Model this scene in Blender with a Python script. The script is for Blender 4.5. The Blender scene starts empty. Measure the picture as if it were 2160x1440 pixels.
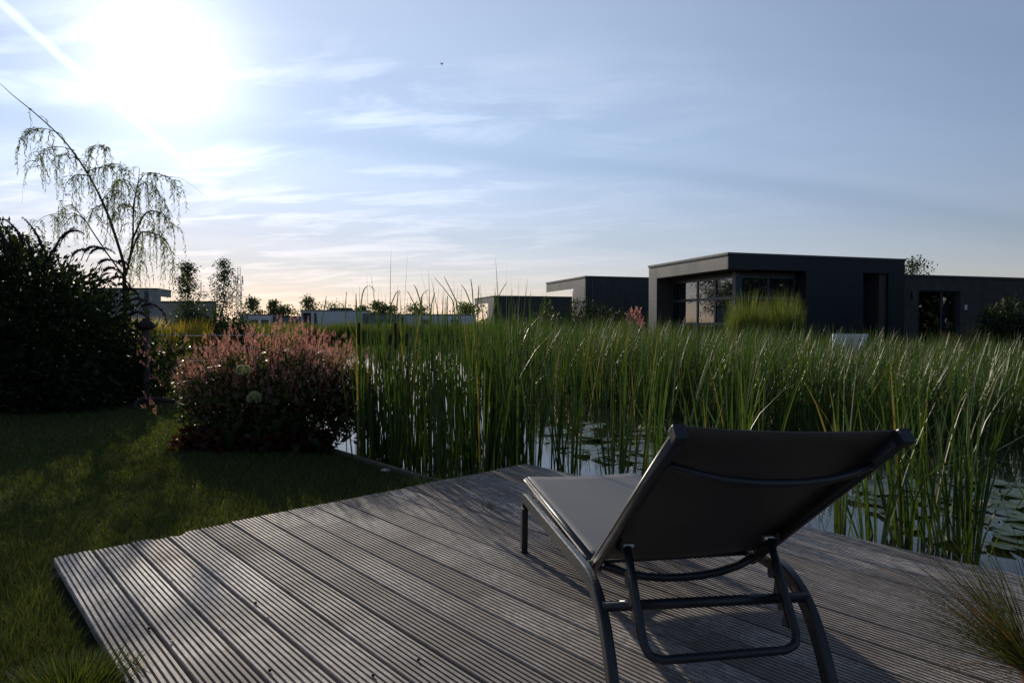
import bpy, math, random
import numpy as np
from mathutils import Vector, Matrix
R = math.radians
random.seed(7); rng = np.random.default_rng(11)
scene = bpy.context.scene
COL = scene.collection

# ------------------------------------------------------------------ camera
cam_d = bpy.data.cameras.new('camera'); cam = bpy.data.objects.new('camera', cam_d); COL.objects.link(cam)
cam_d.lens = 24; cam_d.sensor_width = 36; cam_d.sensor_fit = 'HORIZONTAL'
cam.location = (0, 0, 1.0); cam.rotation_euler = (R(90) - math.atan(33 / 1440), 0, 0)
cam_d.clip_start = 0.05; cam_d.clip_end = 20000
scene.camera = cam

# ------------------------------------------------------------------ sky and sun
SUN_AZ, SUN_EL = R(-26.9), R(19.0)                 # azimuth from +Y, negative = left
SD = Vector((math.sin(SUN_AZ) * math.cos(SUN_EL), math.cos(SUN_AZ) * math.cos(SUN_EL), math.sin(SUN_EL)))
world = bpy.data.worlds.new('World'); scene.world = world; world.use_nodes = True
nt = world.node_tree; N = nt.nodes; L = nt.links; N.clear()

def nd(tree, typ, **kw):
    n = tree.nodes.new(typ)
    for k, v in kw.items(): setattr(n, k, v)
    return n
def link(tree, sock, v):
    if isinstance(v, bpy.types.NodeSocket): tree.links.new(v, sock)
    else: sock.default_value = v
def math_n(tree, op, a, b=0.0, c=0.0, clamp=False):
    n = nd(tree, 'ShaderNodeMath', operation=op, use_clamp=clamp)
    link(tree, n.inputs[0], a); link(tree, n.inputs[1], b); link(tree, n.inputs[2], c)
    return n.outputs[0]
def vmath(tree, op, a, b=(0, 0, 0)):
    n = nd(tree, 'ShaderNodeVectorMath', operation=op)
    link(tree, n.inputs[0], a); link(tree, n.inputs[1], b)
    return n
def maprange(tree, v, a, b, c, d, smooth=True):
    n = nd(tree, 'ShaderNodeMapRange', interpolation_type='SMOOTHSTEP' if smooth else 'LINEAR')
    link(tree, n.inputs[0], v)
    for i, x in enumerate((a, b, c, d)): n.inputs[i + 1].default_value = x
    return n.outputs[0]
def mixc(tree, f, a, b, mode='MIX'):
    n = nd(tree, 'ShaderNodeMix', data_type='RGBA', blend_type=mode); n.clamp_factor = True
    link(tree, n.inputs[0], f); link(tree, n.inputs[6], a); link(tree, n.inputs[7], b)
    return n.outputs[2]
def noise(tree, vec, scale, detail=4, rough=.5, dist=0.0):
    n = nd(tree, 'ShaderNodeTexNoise'); link(tree, n.inputs['Vector'], vec)
    n.inputs['Scale'].default_value = scale; n.inputs['Detail'].default_value = detail
    n.inputs['Roughness'].default_value = rough; n.inputs['Distortion'].default_value = dist
    return n.outputs[0]

PUFF = 0.26
SKY_STRENGTH = 0.078
GLOW = (0.55, 0.06, 0.225)
def build_sky():
    t = nt
    sky = nd(t, 'ShaderNodeTexSky', sky_type='NISHITA'); sky.sun_disc = False
    sky.sun_elevation = SUN_EL; sky.sun_rotation = SUN_AZ; sky.air_density = 1.0; sky.dust_density = 0.03; sky.ozone_density = 2.5
    tc = nd(t, 'ShaderNodeTexCoord').outputs['Generated']
    d = vmath(t, 'NORMALIZE', tc).outputs[0]
    sx = nd(t, 'ShaderNodeSeparateXYZ'); L.new(d, sx.inputs[0])
    z = math_n(t, 'MAXIMUM', sx.outputs[2], 0.0)
    g = vmath(t, 'DOT_PRODUCT', d, tuple(SD)).outputs['Value']
    omg = math_n(t, 'SUBTRACT', 1.0, g)
    def ex(k): return math_n(t, 'POWER', 2.71828, math_n(t, 'MULTIPLY', omg, -1.0 / k))
    g1 = math_n(t, 'MULTIPLY', ex(.0042), GLOW[0]); g2 = math_n(t, 'MULTIPLY', ex(.032), GLOW[1]); g3 = math_n(t, 'MULTIPLY', ex(.40), GLOW[2])
    # cirrus layer on a flat sheet overhead
    k = math_n(t, 'DIVIDE', 1.0, math_n(t, 'ADD', z, .09))
    px = math_n(t, 'MULTIPLY', sx.outputs[0], k); py = math_n(t, 'MULTIPLY', sx.outputs[1], k)
    cb = nd(t, 'ShaderNodeCombineXYZ'); L.new(px, cb.inputs[0]); L.new(py, cb.inputs[1])
    mp = nd(t, 'ShaderNodeMapping', vector_type='TEXTURE'); L.new(cb.outputs[0], mp.inputs[0])
    mp.inputs['Rotation'].default_value = (0, 0, R(17)); mp.inputs['Scale'].default_value = (3.6, .9, 1); mp.inputs['Location'].default_value = (3.4, 1.7, 0)
    n1 = noise(t, mp.outputs[0], .8, 4, .45, .25)
    mp2 = nd(t, 'ShaderNodeMapping', vector_type='TEXTURE'); L.new(cb.outputs[0], mp2.inputs[0])
    mp2.inputs['Rotation'].default_value = (0, 0, R(-12)); mp2.inputs['Scale'].default_value = (1.3, .55, 1); mp2.inputs['Location'].default_value = (1.2, 5.1, 0)
    n2 = noise(t, mp2.outputs[0], 2.0, 6, .56, .5)
    veil = maprange(t, n1, .26, .70, .15, 1)
    # clear lane between two cirrus sheets
    lane = math_n(t, 'ADD', math_n(t, 'SUBTRACT', math_n(t, 'ADD', math_n(t, 'MULTIPLY', px, -.31), math_n(t, 'MULTIPLY', py, .95)), 2.80), math_n(t, 'MULTIPLY', math_n(t, 'SUBTRACT', n1, .5), .6))
    lane = maprange(t, math_n(t, 'ABSOLUTE', lane), .02, .30, .95, 0)
    veil = math_n(t, 'MULTIPLY', veil, math_n(t, 'SUBTRACT', 1.0, lane))
    near_s = math_n(t, 'MULTIPLY', ex(.11), maprange(t, z, .30, .40, 1, .12))
    puff = math_n(t, 'MULTIPLY', maprange(t, n2, .44, .66, 0, 1), math_n(t, 'SUBTRACT', 1.0, lane))
    # a thin vapour trail: a band along a great circle
    def px2dir(u, v):
        c = cam.rotation_euler.to_matrix() @ Vector(((u - 1080) / 1440, (720 - v) / 1440, -1)); return c.normalized()
    a, b = px2dir(15, 20), px2dir(230, 205)
    nrm = a.cross(b).normalized(); mid = px2dir(100, 90)
    off = math_n(t, 'ABSOLUTE', math_n(t, 'ADD', vmath(t, 'DOT_PRODUCT', d, tuple(nrm)).outputs['Value'], math_n(t, 'MULTIPLY', math_n(t, 'SUBTRACT', n2, .5), .012)))
    near = maprange(t, vmath(t, 'DOT_PRODUCT', d, tuple(mid)).outputs['Value'], math.cos(R(13)), math.cos(R(5)), 0, 1)
    trail = math_n(t, 'MULTIPLY', maprange(t, off, .001, .0075, .6, 0), near)
    glow = math_n(t, 'ADD', math_n(t, 'ADD', g1, g2), g3)
    # veil: whitish light scattered by thin cloud, brighter toward the sun, warmer toward the horizon
    low = maprange(t, z, 0.0, .30, 1, 0)
    vcol = mixc(t, low, (.88, .92, .97, 1), (1.0, .90, .86, 1))
    s0 = mixc(t, 1.0, sky.outputs[0], (SKY_STRENGTH * 1.02, SKY_STRENGTH * .94, SKY_STRENGTH * .98, 1), 'MULTIPLY')
    vl = math_n(t, 'MULTIPLY', veil, math_n(t, 'ADD', .035, math_n(t, 'MULTIPLY', g3, .46)))
    pf = math_n(t, 'ADD', math_n(t, 'MULTIPLY', puff, math_n(t, 'MULTIPLY', near_s, PUFF)), math_n(t, 'MULTIPLY', trail, .34))
    extra = math_n(t, 'ADD', vl, pf)
    e1 = mixc(t, 1.0, mixc(t, 1.0, vcol, vl, 'MULTIPLY'), mixc(t, 1.0, (1.0, .95, .88, 1), pf, 'MULTIPLY'), 'ADD')
    cg = nd(t, 'ShaderNodeCombineColor')
    e2 = mixc(t, 1.0, mixc(t, 1.0, (1.0, .96, .92, 1), math_n(t, 'ADD', g1, g2), 'MULTIPLY'), mixc(t, 1.0, (.95, 1.02, 1.07, 1), g3, 'MULTIPLY'), 'ADD')
    s1 = mixc(t, 1.0, s0, e1, 'ADD'); s1 = mixc(t, 1.0, s1, e2, 'ADD')
    band = maprange(t, z, 0.0, .30, 1, 0)          # dusty air lies along the horizon all round
    s2 = mixc(t, band, s1, mixc(t, 1.0, s1, (.80, .74, .78, 1), 'MULTIPLY'))
    s2 = mixc(t, math_n(t, 'MULTIPLY', maprange(t, z, .02, .26, 1, 0), ex(.30)), s2, mixc(t, 1.0, s2, (.98, .85, .76, 1), 'MULTIPLY'))
    bg = nd(t, 'ShaderNodeBackground'); L.new(s2, bg.inputs[0]); bg.inputs[1].default_value = 1.0
    out = nd(t, 'ShaderNodeOutputWorld'); L.new(bg.outputs[0], out.inputs[0])
build_sky()
sun_d = bpy.data.lights.new('sun', 'SUN'); sun_d.energy = 4.0; sun_d.angle = R(0.53); sun_d.color = (1.0, .88, .72)
sun = bpy.data.objects.new('sun', sun_d); COL.objects.link(sun)
sun.rotation_euler = (-SD).to_track_quat('-Z', 'Y').to_euler(); sun.location = SD * 50
vs = scene.view_settings
scene.display_settings.display_device = 'sRGB'
vs.view_transform = 'Standard'; vs.look = 'None'; vs.gamma = 1; vs.use_curve_mapping = False; vs.exposure = 0.2
scene.cycles.max_bounces = 8; scene.cycles.transparent_max_bounces = 12
scene.cycles.use_denoising = True

# ------------------------------------------------------------------ pixel helper (for measuring places only)
PIT = math.atan(33 / 1440)
def at_d(u, v, d):
    """world point seen at photo pixel u,v, at depth y=d"""
    a = (u - 1080) / 1440; b = (720 - v) / 1440
    y = math.cos(PIT) + b * math.sin(PIT); z = -math.sin(PIT) + b * math.cos(PIT)
    return Vector((a * d / y, d, 1 + z * d / y))
def at_z(u, v, zz):
    a = (u - 1080) / 1440; b = (720 - v) / 1440
    y = math.cos(PIT) + b * math.sin(PIT); z = -math.sin(PIT) + b * math.cos(PIT)
    k = (zz - 1) / z
    return Vector((a * k, y * k, zz))

# ------------------------------------------------------------------ object helpers
def link_obj(name, data, parent=None, mat=None):
    o = bpy.data.objects.new(name, data); COL.objects.link(o)
    if parent is not None: o.parent = parent
    if mat is not None and data is not None and len(data.materials) == 0: data.materials.append(mat)
    return o
def tag(o, label=None, cat=None, group=None, kind=None):
    if label: o['label'] = label
    if cat: o['category'] = cat
    if group: o['group'] = group
    if kind: o['kind'] = kind
    return o
def empty(name, loc, label=None, cat=None, group=None, kind=None, rz=0.0):
    o = bpy.data.objects.new(name, None); COL.objects.link(o); o.location = loc; o.rotation_euler = (0, 0, rz)
    return tag(o, label, cat, group, kind)
def np_mesh(name, V, F, var=None, smooth=False):
    """V (n,3), F (m,4) or (m,3)"""
    V = np.asarray(V, np.float32); F = np.asarray(F, np.int32)
    me = bpy.data.meshes.new(name)
    me.vertices.add(len(V)); me.vertices.foreach_set('co', V.ravel())
    k = F.shape[1]
    me.loops.add(F.size); me.loops.foreach_set('vertex_index', F.ravel())
    me.polygons.add(len(F)); me.polygons.foreach_set('loop_start', np.arange(len(F), dtype=np.int32) * k)
    if smooth: me.polygons.foreach_set('use_smooth', np.ones(len(F), bool))
    if var is not None:
        at = me.attributes.new('var', 'FLOAT', 'POINT'); at.data.foreach_set('value', np.asarray(var, np.float32).ravel())
    me.update(calc_edges=True); me.validate()
    return me
class MB:
    def __init__(s): s.v = []; s.f = []
    def add(s, V, F):
        b = len(s.v); s.v += [tuple(p) for p in V]; s.f += [tuple(i + b for i in f) for f in F]; return s
    def box(s, x0, x1, y0, y1, z0, z1):
        return s.add([(x0, y0, z0), (x1, y0, z0), (x1, y1, z0), (x0, y1, z0), (x0, y0, z1), (x1, y0, z1), (x1, y1, z1), (x0, y1, z1)],
                     [(0, 3, 2, 1), (4, 5, 6, 7), (0, 1, 5, 4), (1, 2, 6, 5), (2, 3, 7, 6), (3, 0, 4, 7)])
    def sweep(s, pts, sec, up=(0, 0, 1), scales=None, cap=True):
        """sweep closed 2D section (a,b) along pts: a = across (up x tangent), b = along local up"""
        P = [Vector(p) for p in pts]; n = len(sec); V = []; F = []; up = Vector(up)
        for i, p in enumerate(P):
            t = ((P[min(i + 1, len(P) - 1)] - P[max(i - 1, 0)])).normalized()
            a = up.cross(t)
            if a.length < 1e-4: a = Vector((1, 0, 0)).cross(t)
            a.normalize(); b = t.cross(a)
            k = scales[i] if scales is not None else 1.0
            for (x, y) in sec: V.append(p + a * x * k + b * y * k)
        for i in range(len(P) - 1):
            for j in range(n):
                F.append((i * n + j, i * n + (j + 1) % n, (i + 1) * n + (j + 1) % n, (i + 1) * n + j))
        if cap: F.append(tuple(range(n))[::-1]); F.append(tuple((len(P) - 1) * n + j for j in range(n)))
        return s.add(V, F)
    def tube(s, pts, r0, r1=None, n=6, up=(0.13, 0.21, 0.97), cap=True):
        r1 = r0 if r1 is None else r1
        sec = [(math.cos(2 * math.pi * j / n), math.sin(2 * math.pi * j / n)) for j in range(n)]
        m = len(pts); sc = [r0 + (r1 - r0) * i / max(1, m - 1) for i in range(m)]
        return s.sweep(pts, sec, up, sc, cap)
    def lathe(s, prof, n=16, c=(0, 0, 0)):
        V = []; F = []
        for (r, z) in prof:
            for j in range(n): V.append((c[0] + r * math.cos(2 * math.pi * j / n), c[1] + r * math.sin(2 * math.pi * j / n), c[2] + z))
        for i in range(len(prof) - 1):
            for j in range(n): F.append((i * n + j, i * n + (j + 1) % n, (i + 1) * n + (j + 1) % n, (i + 1) * n + j))
        F.append(tuple(range(n))[::-1]); F.append(tuple((len(prof) - 1) * n + j for j in range(n)))
        return s.add(V, F)
    def mesh(s, name, smooth=False):
        me = bpy.data.meshes.new(name); me.from_pydata(s.v, [], s.f); me.update()
        if smooth:
            for p in me.polygons: p.use_smooth = True
        return me
    def build(s, name, mat, parent=None, smooth=False, bevel=0.0):
        o = link_obj(name, s.mesh(name, smooth), parent, mat)
        if bevel: m = o.modifiers.new('bevel', 'BEVEL'); m.width = bevel; m.segments = 2; m.limit_method = 'ANGLE'
        return o
def rsec(w, h, r):
    """rounded rectangle section"""
    o = []
    for (cx, cy, a0) in ((w / 2 - r, h / 2 - r, 0), (-w / 2 + r, h / 2 - r, 90), (-w / 2 + r, -h / 2 + r, 180), (w / 2 - r, -h / 2 + r, 270)):
        for k in range(3):
            a = R(a0 + 45 * k); o.append((cx + r * math.cos(a), cy + r * math.sin(a)))
    return o
def smooth_path(pts, n=6):
    """Catmull-Rom through pts"""
    P = [Vector(p) for p in pts]; P = [P[0] * 2 - P[1]] + P + [P[-1] * 2 - P[-2]]; out = []
    for i in range(1, len(P) - 2):
        for k in range(n):
            t = k / n; a, b, c, d = P[i - 1], P[i], P[i + 1], P[i + 2]
            out.append(.5 * ((2 * b) + (c - a) * t + (2 * a - 5 * b + 4 * c - d) * t * t + (3 * b - a - 3 * c + d) * t ** 3))
    out.append(P[-2]); return out

# blades: ribbons that start at base, lean and curl
def blade_arrays(base, length, width, th0, curl, az, face, K=5, power=1.6, wprof=None):
    n = len(base); ts = (np.arange(K - 1) + .5) / (K - 1)
    th = th0[:, None] + curl[:, None] * ts[None, :] ** power
    seg = (length / (K - 1))[:, None]
    dx = np.sin(th) * seg; dz = np.cos(th) * seg
    C = np.zeros((n, K, 3)); C[:, 0] = base
    C[:, 1:, 0] = base[:, None, 0] + np.cumsum(dx * np.cos(az)[:, None], 1)
    C[:, 1:, 1] = base[:, None, 1] + np.cumsum(dx * np.sin(az)[:, None], 1)
    C[:, 1:, 2] = base[:, None, 2] + np.cumsum(dz, 1)
    t = np.linspace(0, 1, K)
    wp = (np.clip(1.15 * (1 - t ** 2.2), .06, 1)) if wprof is None else np.asarray(wprof)
    sd = np.stack([np.cos(face), np.sin(face), np.zeros(n)], -1)
    S = sd[:, None, :] * (width[:, None] * wp[None, :] * .5)[:, :, None]
    V = np.stack([C - S, C + S], 2).reshape(n * K * 2, 3)
    i = (np.arange(n) * K * 2)[:, None] + (np.arange(K - 1) * 2)[None, :]
    F = np.stack([i, i + 1, i + 3, i + 2], -1).reshape(-1, 4)
    return V, F, K * 2
def blades(name, base, length, width, th0, curl, az=None, face=None, K=5, var=None, **kw):
    n = len(base); base = np.asarray(base, float)
    az = rng.uniform(0, 2 * np.pi, n) if az is None else az
    face = rng.uniform(0, np.pi, n) if face is None else face
    V, F, m = blade_arrays(base, length, width, th0, curl, az, face, K, **kw)
    var = rng.uniform(0, 1, n) if var is None else var
    return np_mesh(name, V, F, np.repeat(var, m))
def leaf_arrays(pos, direc, length, width, roll=None):
    n = len(pos); d = direc / (np.linalg.norm(direc, axis=1, keepdims=True) + 1e-9)
    r = rng.normal(size=(n, 3)); s = np.cross(d, r); s /= (np.linalg.norm(s, axis=1, keepdims=True) + 1e-9)
    up = np.cross(s, d)
    l = length[:, None]; w = width[:, None]
    V = np.stack([pos, pos + d * l * .45 + s * w * .5 + up * l * .06, pos + d * l - up * l * .05, pos + d * l * .45 - s * w * .5 + up * l * .06], 1).reshape(-1, 3)
    F = np.arange(n * 4).reshape(n, 4)
    return V, F
def leaves(name, pos, direc, length, width, var=None):
    n = len(pos); V, F = leaf_arrays(np.asarray(pos, float), np.asarray(direc, float), length, width)
    var = rng.uniform(0, 1, n) if var is None else var
    return np_mesh(name, V, F, np.repeat(var, 4))
def in_poly(x, y, poly):
    x = np.asarray(x); y = np.asarray(y); ins = np.zeros(x.shape, bool); m = len(poly)
    for i in range(m):
        (x0, y0), (x1, y1) = poly[i], poly[(i + 1) % m]
        c = ((y0 > y) != (y1 > y)) & (x < (x1 - x0) * (y - y0) / ((y1 - y0) if y1 != y0 else 1e-9) + x0)
        ins ^= c
    return ins
def poly_dist(x, y, poly):
    dmin = np.full(np.shape(x), 1e9); m = len(poly)
    for i in range(m):
        (x0, y0), (x1, y1) = poly[i], poly[(i + 1) % m]
        dx, dy = x1 - x0, y1 - y0; tt = np.clip(((x - x0) * dx + (y - y0) * dy) / (dx * dx + dy * dy), 0, 1)
        dmin = np.minimum(dmin, np.hypot(x - x0 - tt * dx, y - y0 - tt * dy))
    return dmin
def scatter(poly, n, dens=None):
    xs = [p[0] for p in poly]; ys = [p[1] for p in poly]; out = np.zeros((0, 2))
    while len(out) < n:
        q = np.stack([rng.uniform(min(xs), max(xs), 4 * n), rng.uniform(min(ys), max(ys), 4 * n)], -1)
        k = in_poly(q[:, 0], q[:, 1], poly)
        if dens is not None: k &= rng.uniform(0, 1, len(q)) < dens(q[:, 0], q[:, 1])
        out = np.concatenate([out, q[k]])
    return out[:n]

# ------------------------------------------------------------------ materials
MATS = {}
def new_mat(name):
    m = bpy.data.materials.new(name); m.use_nodes = True; t = m.node_tree
    for n in list(t.nodes): t.nodes.remove(n)
    return m, t, nd(t, 'ShaderNodeOutputMaterial')
def plain(name, col, rough=.5, spec=.4, metal=0.0, vary=.15, scale=8.0, bump=0.0):
    m, t, out = new_mat(name)
    p = nd(t, 'ShaderNodeBsdfPrincipled'); tc = nd(t, 'ShaderNodeTexCoord').outputs['Object']
    n = noise(t, tc, scale, 5, .6)
    k = maprange(t, n, .3, .7, 1 - vary, 1 + vary)
    L2 = mixc(t, 1.0, tuple(col) + (1,), k, 'MULTIPLY')
    t.links.new(L2, p.inputs['Base Color']); p.inputs['Metallic'].default_value = metal
    t.links.new(maprange(t, n, .2, .8, max(.02, rough - .08), rough + .08), p.inputs['Roughness'])
    p.inputs['Specular IOR Level'].default_value = spec
    if bump:
        b = nd(t, 'ShaderNodeBump'); b.inputs['Strength'].default_value = bump; b.inputs['Distance'].default_value = .004
        t.links.new(noise(t, tc, scale * 12, 3), b.inputs['Height']); t.links.new(b.outputs[0], p.inputs['Normal'])
    t.links.new(p.outputs[0], out.inputs[0]); MATS[name] = m; return m
def leafm(name, c0, c1, trans=.35, rough=.45, spec=.35, tcol=None, c2=None):
    """foliage: colour between c0 and c1 by blade, part of the light comes through"""
    m, t, out = new_mat(name)
    a = nd(t, 'ShaderNodeAttribute', attribute_name='var').outputs['Fac']
    oi = nd(t, 'ShaderNodeObjectInfo').outputs['Random']
    f = math_n(t, 'FRACT', math_n(t, 'ADD', a, math_n(t, 'MULTIPLY', oi, .37)))
    col = mixc(t, f, tuple(c0) + (1,), tuple(c1) + (1,))
    if c2 is not None: col = mixc(t, maprange(t, f, .925, .955, 0, 1), col, tuple(c2) + (1,))
    p = nd(t, 'ShaderNodeBsdfPrincipled'); t.links.new(col, p.inputs['Base Color']); p.inputs['Roughness'].default_value = rough
    p.inputs['Specular IOR Level'].default_value = spec
    tr = nd(t, 'ShaderNodeBsdfTranslucent')
    tcc = mixc(t, 1.0, col, tuple(tcol or (1.9, 1.9, .7)) + (1,), 'MULTIPLY'); t.links.new(tcc, tr.inputs[0])
    mx = nd(t, 'ShaderNodeMixShader'); mx.inputs[0].default_value = trans
    t.links.new(p.outputs[0], mx.inputs[1]); t.links.new(tr.outputs[0], mx.inputs[2]); t.links.new(mx.outputs[0], out.inputs[0])
    MATS[name] = m; return m

leafm('reed', (.026, .054, .013), (.062, .100, .025), .26, .44, .36, c2=(.16, .13, .05))
leafm('reed_far', (.030, .055, .014), (.070, .095, .025), .35, .45, .3, c2=(.20, .14, .05))
leafm('grass', (.030, .050, .015), (.068, .084, .026), .30, .5, .25, c2=(.15, .12, .06))
leafm('gold_grass', (.10, .11, .02), (.26, .17, .04), .4, .5, .2)
leafm('plume', (.30, .24, .17), (.42, .35, .26), .4, .7, .1)
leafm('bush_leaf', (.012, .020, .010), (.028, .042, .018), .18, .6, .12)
leafm('buddleja_spike', (.035, .022, .030), (.055, .035, .045), .1, .8, .1)
leafm('perennial_leaf', (.030, .050, .014), (.070, .085, .026), .30, .45, .3, c2=(.09, .05, .02))
leafm('persicaria', (.36, .155, .125), (.60, .33, .26), .5, .7, .1, tcol=(1.1, 1.0, .95))
leafm('red_leaf', (.045, .016, .012), (.075, .030, .018), .3, .65, .1, tcol=(1.4, 1.0, .8))
leafm('hosta', (.018, .032, .010), (.035, .046, .014), .25, .55, .15)
leafm('hydrangea', (.28, .32, .16), (.40, .42, .24), .35, .7, .1, tcol=(1.1, 1.1, .8))
leafm('willow_leaf', (.060, .080, .026), (.115, .135, .050), .48, .5, .3)
leafm('tree_leaf', (.022, .038, .014), (.045, .065, .022), .30, .5, .3)
leafm('hazed_leaf', (.060, .080, .048), (.105, .120, .065), .35, .6, .2)  # lightened: distant haze is put into the leaf colour
leafm('misc_grass', (.070, .100, .028), (.135, .160, .048), .38, .5, .2)
leafm('tuft', (.028, .042, .014), (.075, .070, .024), .20, .5, .25, c2=(.20, .06, .03))
leafm('lily', (.035, .060, .022), (.070, .095, .035), .15, .28, .5, c2=(.12, .06, .03))
leafm('lily_flower', (.55, .50, .42), (.65, .55, .48), .3, .6, .2, tcol=(1, 1, 1))
plain('bark', (.055, .042, .032), .85, .2, 0, .3, 30)
plain('willow_bark', (.07, .06, .035), .8, .2, 0, .3, 30)
plain('birch_bark', (.30, .28, .25), .8, .2, 0, .4, 12)
plain('post_wood', (.085, .062, .048), .8, .25, 0, .35, 18, .4)
plain('cap_wood', (.045, .033, .028), .8, .25, 0, .3, 18, .4)
plain('edge_wood', (.11, .09, .07), .8, .25, 0, .35, 18, .4)
plain('wire', (.55, .55, .55), .3, .5, .8, .05)
plain('soil', (.030, .024, .017), .95, .1, 0, .4, 14, .5)
plain('anthracite', (.030, .033, .038), .38, .45, .3, .06, 40)
plain('cap_plastic', (.020, .023, .030), .42, .45, 0, .05, 40)
plain('bolt', (.4, .38, .36), .35, .5, .9, .05)
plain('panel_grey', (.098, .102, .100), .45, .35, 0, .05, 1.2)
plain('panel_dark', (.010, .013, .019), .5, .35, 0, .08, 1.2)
plain('recess_brown', (.055, .046, .042), .6, .25, 0, .08, 2)
plain('frame_dark', (.035, .045, .055), .4, .4, 0, .05)
plain('roof_trim', (.05, .052, .055), .4, .45, .4, .05)
plain('cladding_grey', (.060, .057, .054), .7, .25, 0, .22, 3)
plain('cladding_dark', (.045, .050, .052), .7, .25, 0, .2, 3)
plain('curtain', (.27, .27, .30), .9, .05, 0, .1, 4)
plain('interior', (.02, .02, .022), .9, .1)
plain('white_wall', (.52, .53, .56), .8, .2, 0, .06, .8)
plain('grey_wall', (.27, .27, .27), .8, .2, 0, .08, .8)
plain('white_paint', (.62, .63, .62), .5, .3, 0, .12, 9)
plain('far_grey', (.16, .17, .19), .8, .2, 0, .08, .8)
plain('cattail_head', (.050, .026, .014), .9, .1, 0, .25, 60, .4)
plain('seed', (.05, .035, .025), .7, .3, 0, .3, 90)
plain('pale_leaf', (.45, .45, .40), .5, .3, 0, .2, 60)
plain('terracotta', (.10, .055, .040), .8, .2, 0, .2, 12)
plain('steel', (.30, .32, .34), .5, .4, .5, .1)
plain('bird_feather', (.02, .02, .025), .7, .2)
plain('plate_white', (.6, .62, .65), .4, .4)

def wood_mat():
    m, t, out = new_mat('deck_wood')
    p = nd(t, 'ShaderNodeBsdfPrincipled'); tc = nd(t, 'ShaderNodeTexCoord').outputs['Object']
    oi = nd(t, 'ShaderNodeObjectInfo').outputs['Random']
    sh = nd(t, 'ShaderNodeCombineXYZ'); t.links.new(math_n(t, 'MULTIPLY', oi, 40.0), sh.inputs[0]); t.links.new(math_n(t, 'MULTIPLY', oi, 17.0), sh.inputs[1])
    v = vmath(t, 'ADD', tc, sh.outputs[0]).outputs[0]
    mp = nd(t, 'ShaderNodeMapping', vector_type='TEXTURE'); t.links.new(v, mp.inputs[0]); mp.inputs['Scale'].default_value = (2.2, 42, 42)
    grain = noise(t, mp.outputs[0], 2.2, 6, .65, .3)
    mp2 = nd(t, 'ShaderNodeMapping', vector_type='TEXTURE'); t.links.new(v, mp2.inputs[0]); mp2.inputs['Scale'].default_value = (1.2, 5, 5)
    blot = noise(t, mp2.outputs[0], 1.3, 5, .6, .2)
    fine = noise(t, v, 160, 3, .6)
    mpm = nd(t, 'ShaderNodeMapping'); t.links.new(v, mpm.inputs[0]); mpm.inputs['Scale'].default_value = (14, 60, 60); mid = noise(t, mpm.outputs[0], 1.6, 4, .7, .4)
    knot = nd(t, 'ShaderNodeTexVoronoi'); mpk = nd(t, 'ShaderNodeMapping'); t.links.new(v, mpk.inputs[0]); mpk.inputs['Scale'].default_value = (2.2, 9, 9); t.links.new(mpk.outputs[0], knot.inputs['Vector']); knot.inputs['Scale'].default_value = 1.0
    c = mixc(t, maprange(t, grain, .34, .68, 0, 1), (.150, .132, .122, 1), (.42, .39, .365, 1))
    c = mixc(t, math_n(t, 'MULTIPLY', maprange(t, blot, .48, .68, 0, 1), .8), c, (.105, .086, .076, 1))
    c = mixc(t, math_n(t, 'MULTIPLY', maprange(t, blot, .22, .42, 1, 0), .35), c, (.22, .225, .235, 1))
    c = mixc(t, math_n(t, 'MULTIPLY', maprange(t, fine, .55, .72, 0, 1), .45), c, (.38, .36, .335, 1))
    c = mixc(t, math_n(t, 'MULTIPLY', maprange(t, mid, .42, .64, 1, 0), .75), c, (.135, .115, .104, 1))
    c = mixc(t, math_n(t, 'MULTIPLY', maprange(t, knot.outputs[0], .03, .12, 1, 0), .8), c, (.07, .052, .042, 1))
    c = mixc(t, 1.0, c, maprange(t, oi, 0, 1, 1.05, 1.34, False), 'MULTIPLY')
    t.links.new(c, p.inputs['Base Color'])
    t.links.new(maprange(t, grain, .3, .7, .82, .66), p.inputs['Roughness']); p.inputs['Specular IOR Level'].default_value = .28
    b = nd(t, 'ShaderNodeBump'); b.inputs['Strength'].default_value = .6; b.inputs['Distance'].default_value = .0025
    t.links.new(math_n(t, 'ADD', grain, math_n(t, 'MULTIPLY', fine, .5)), b.inputs['Height']); t.links.new(b.outputs[0], p.inputs['Normal'])
    t.links.new(p.outputs[0], out.inputs[0]); MATS['deck_wood'] = m
wood_mat()
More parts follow.
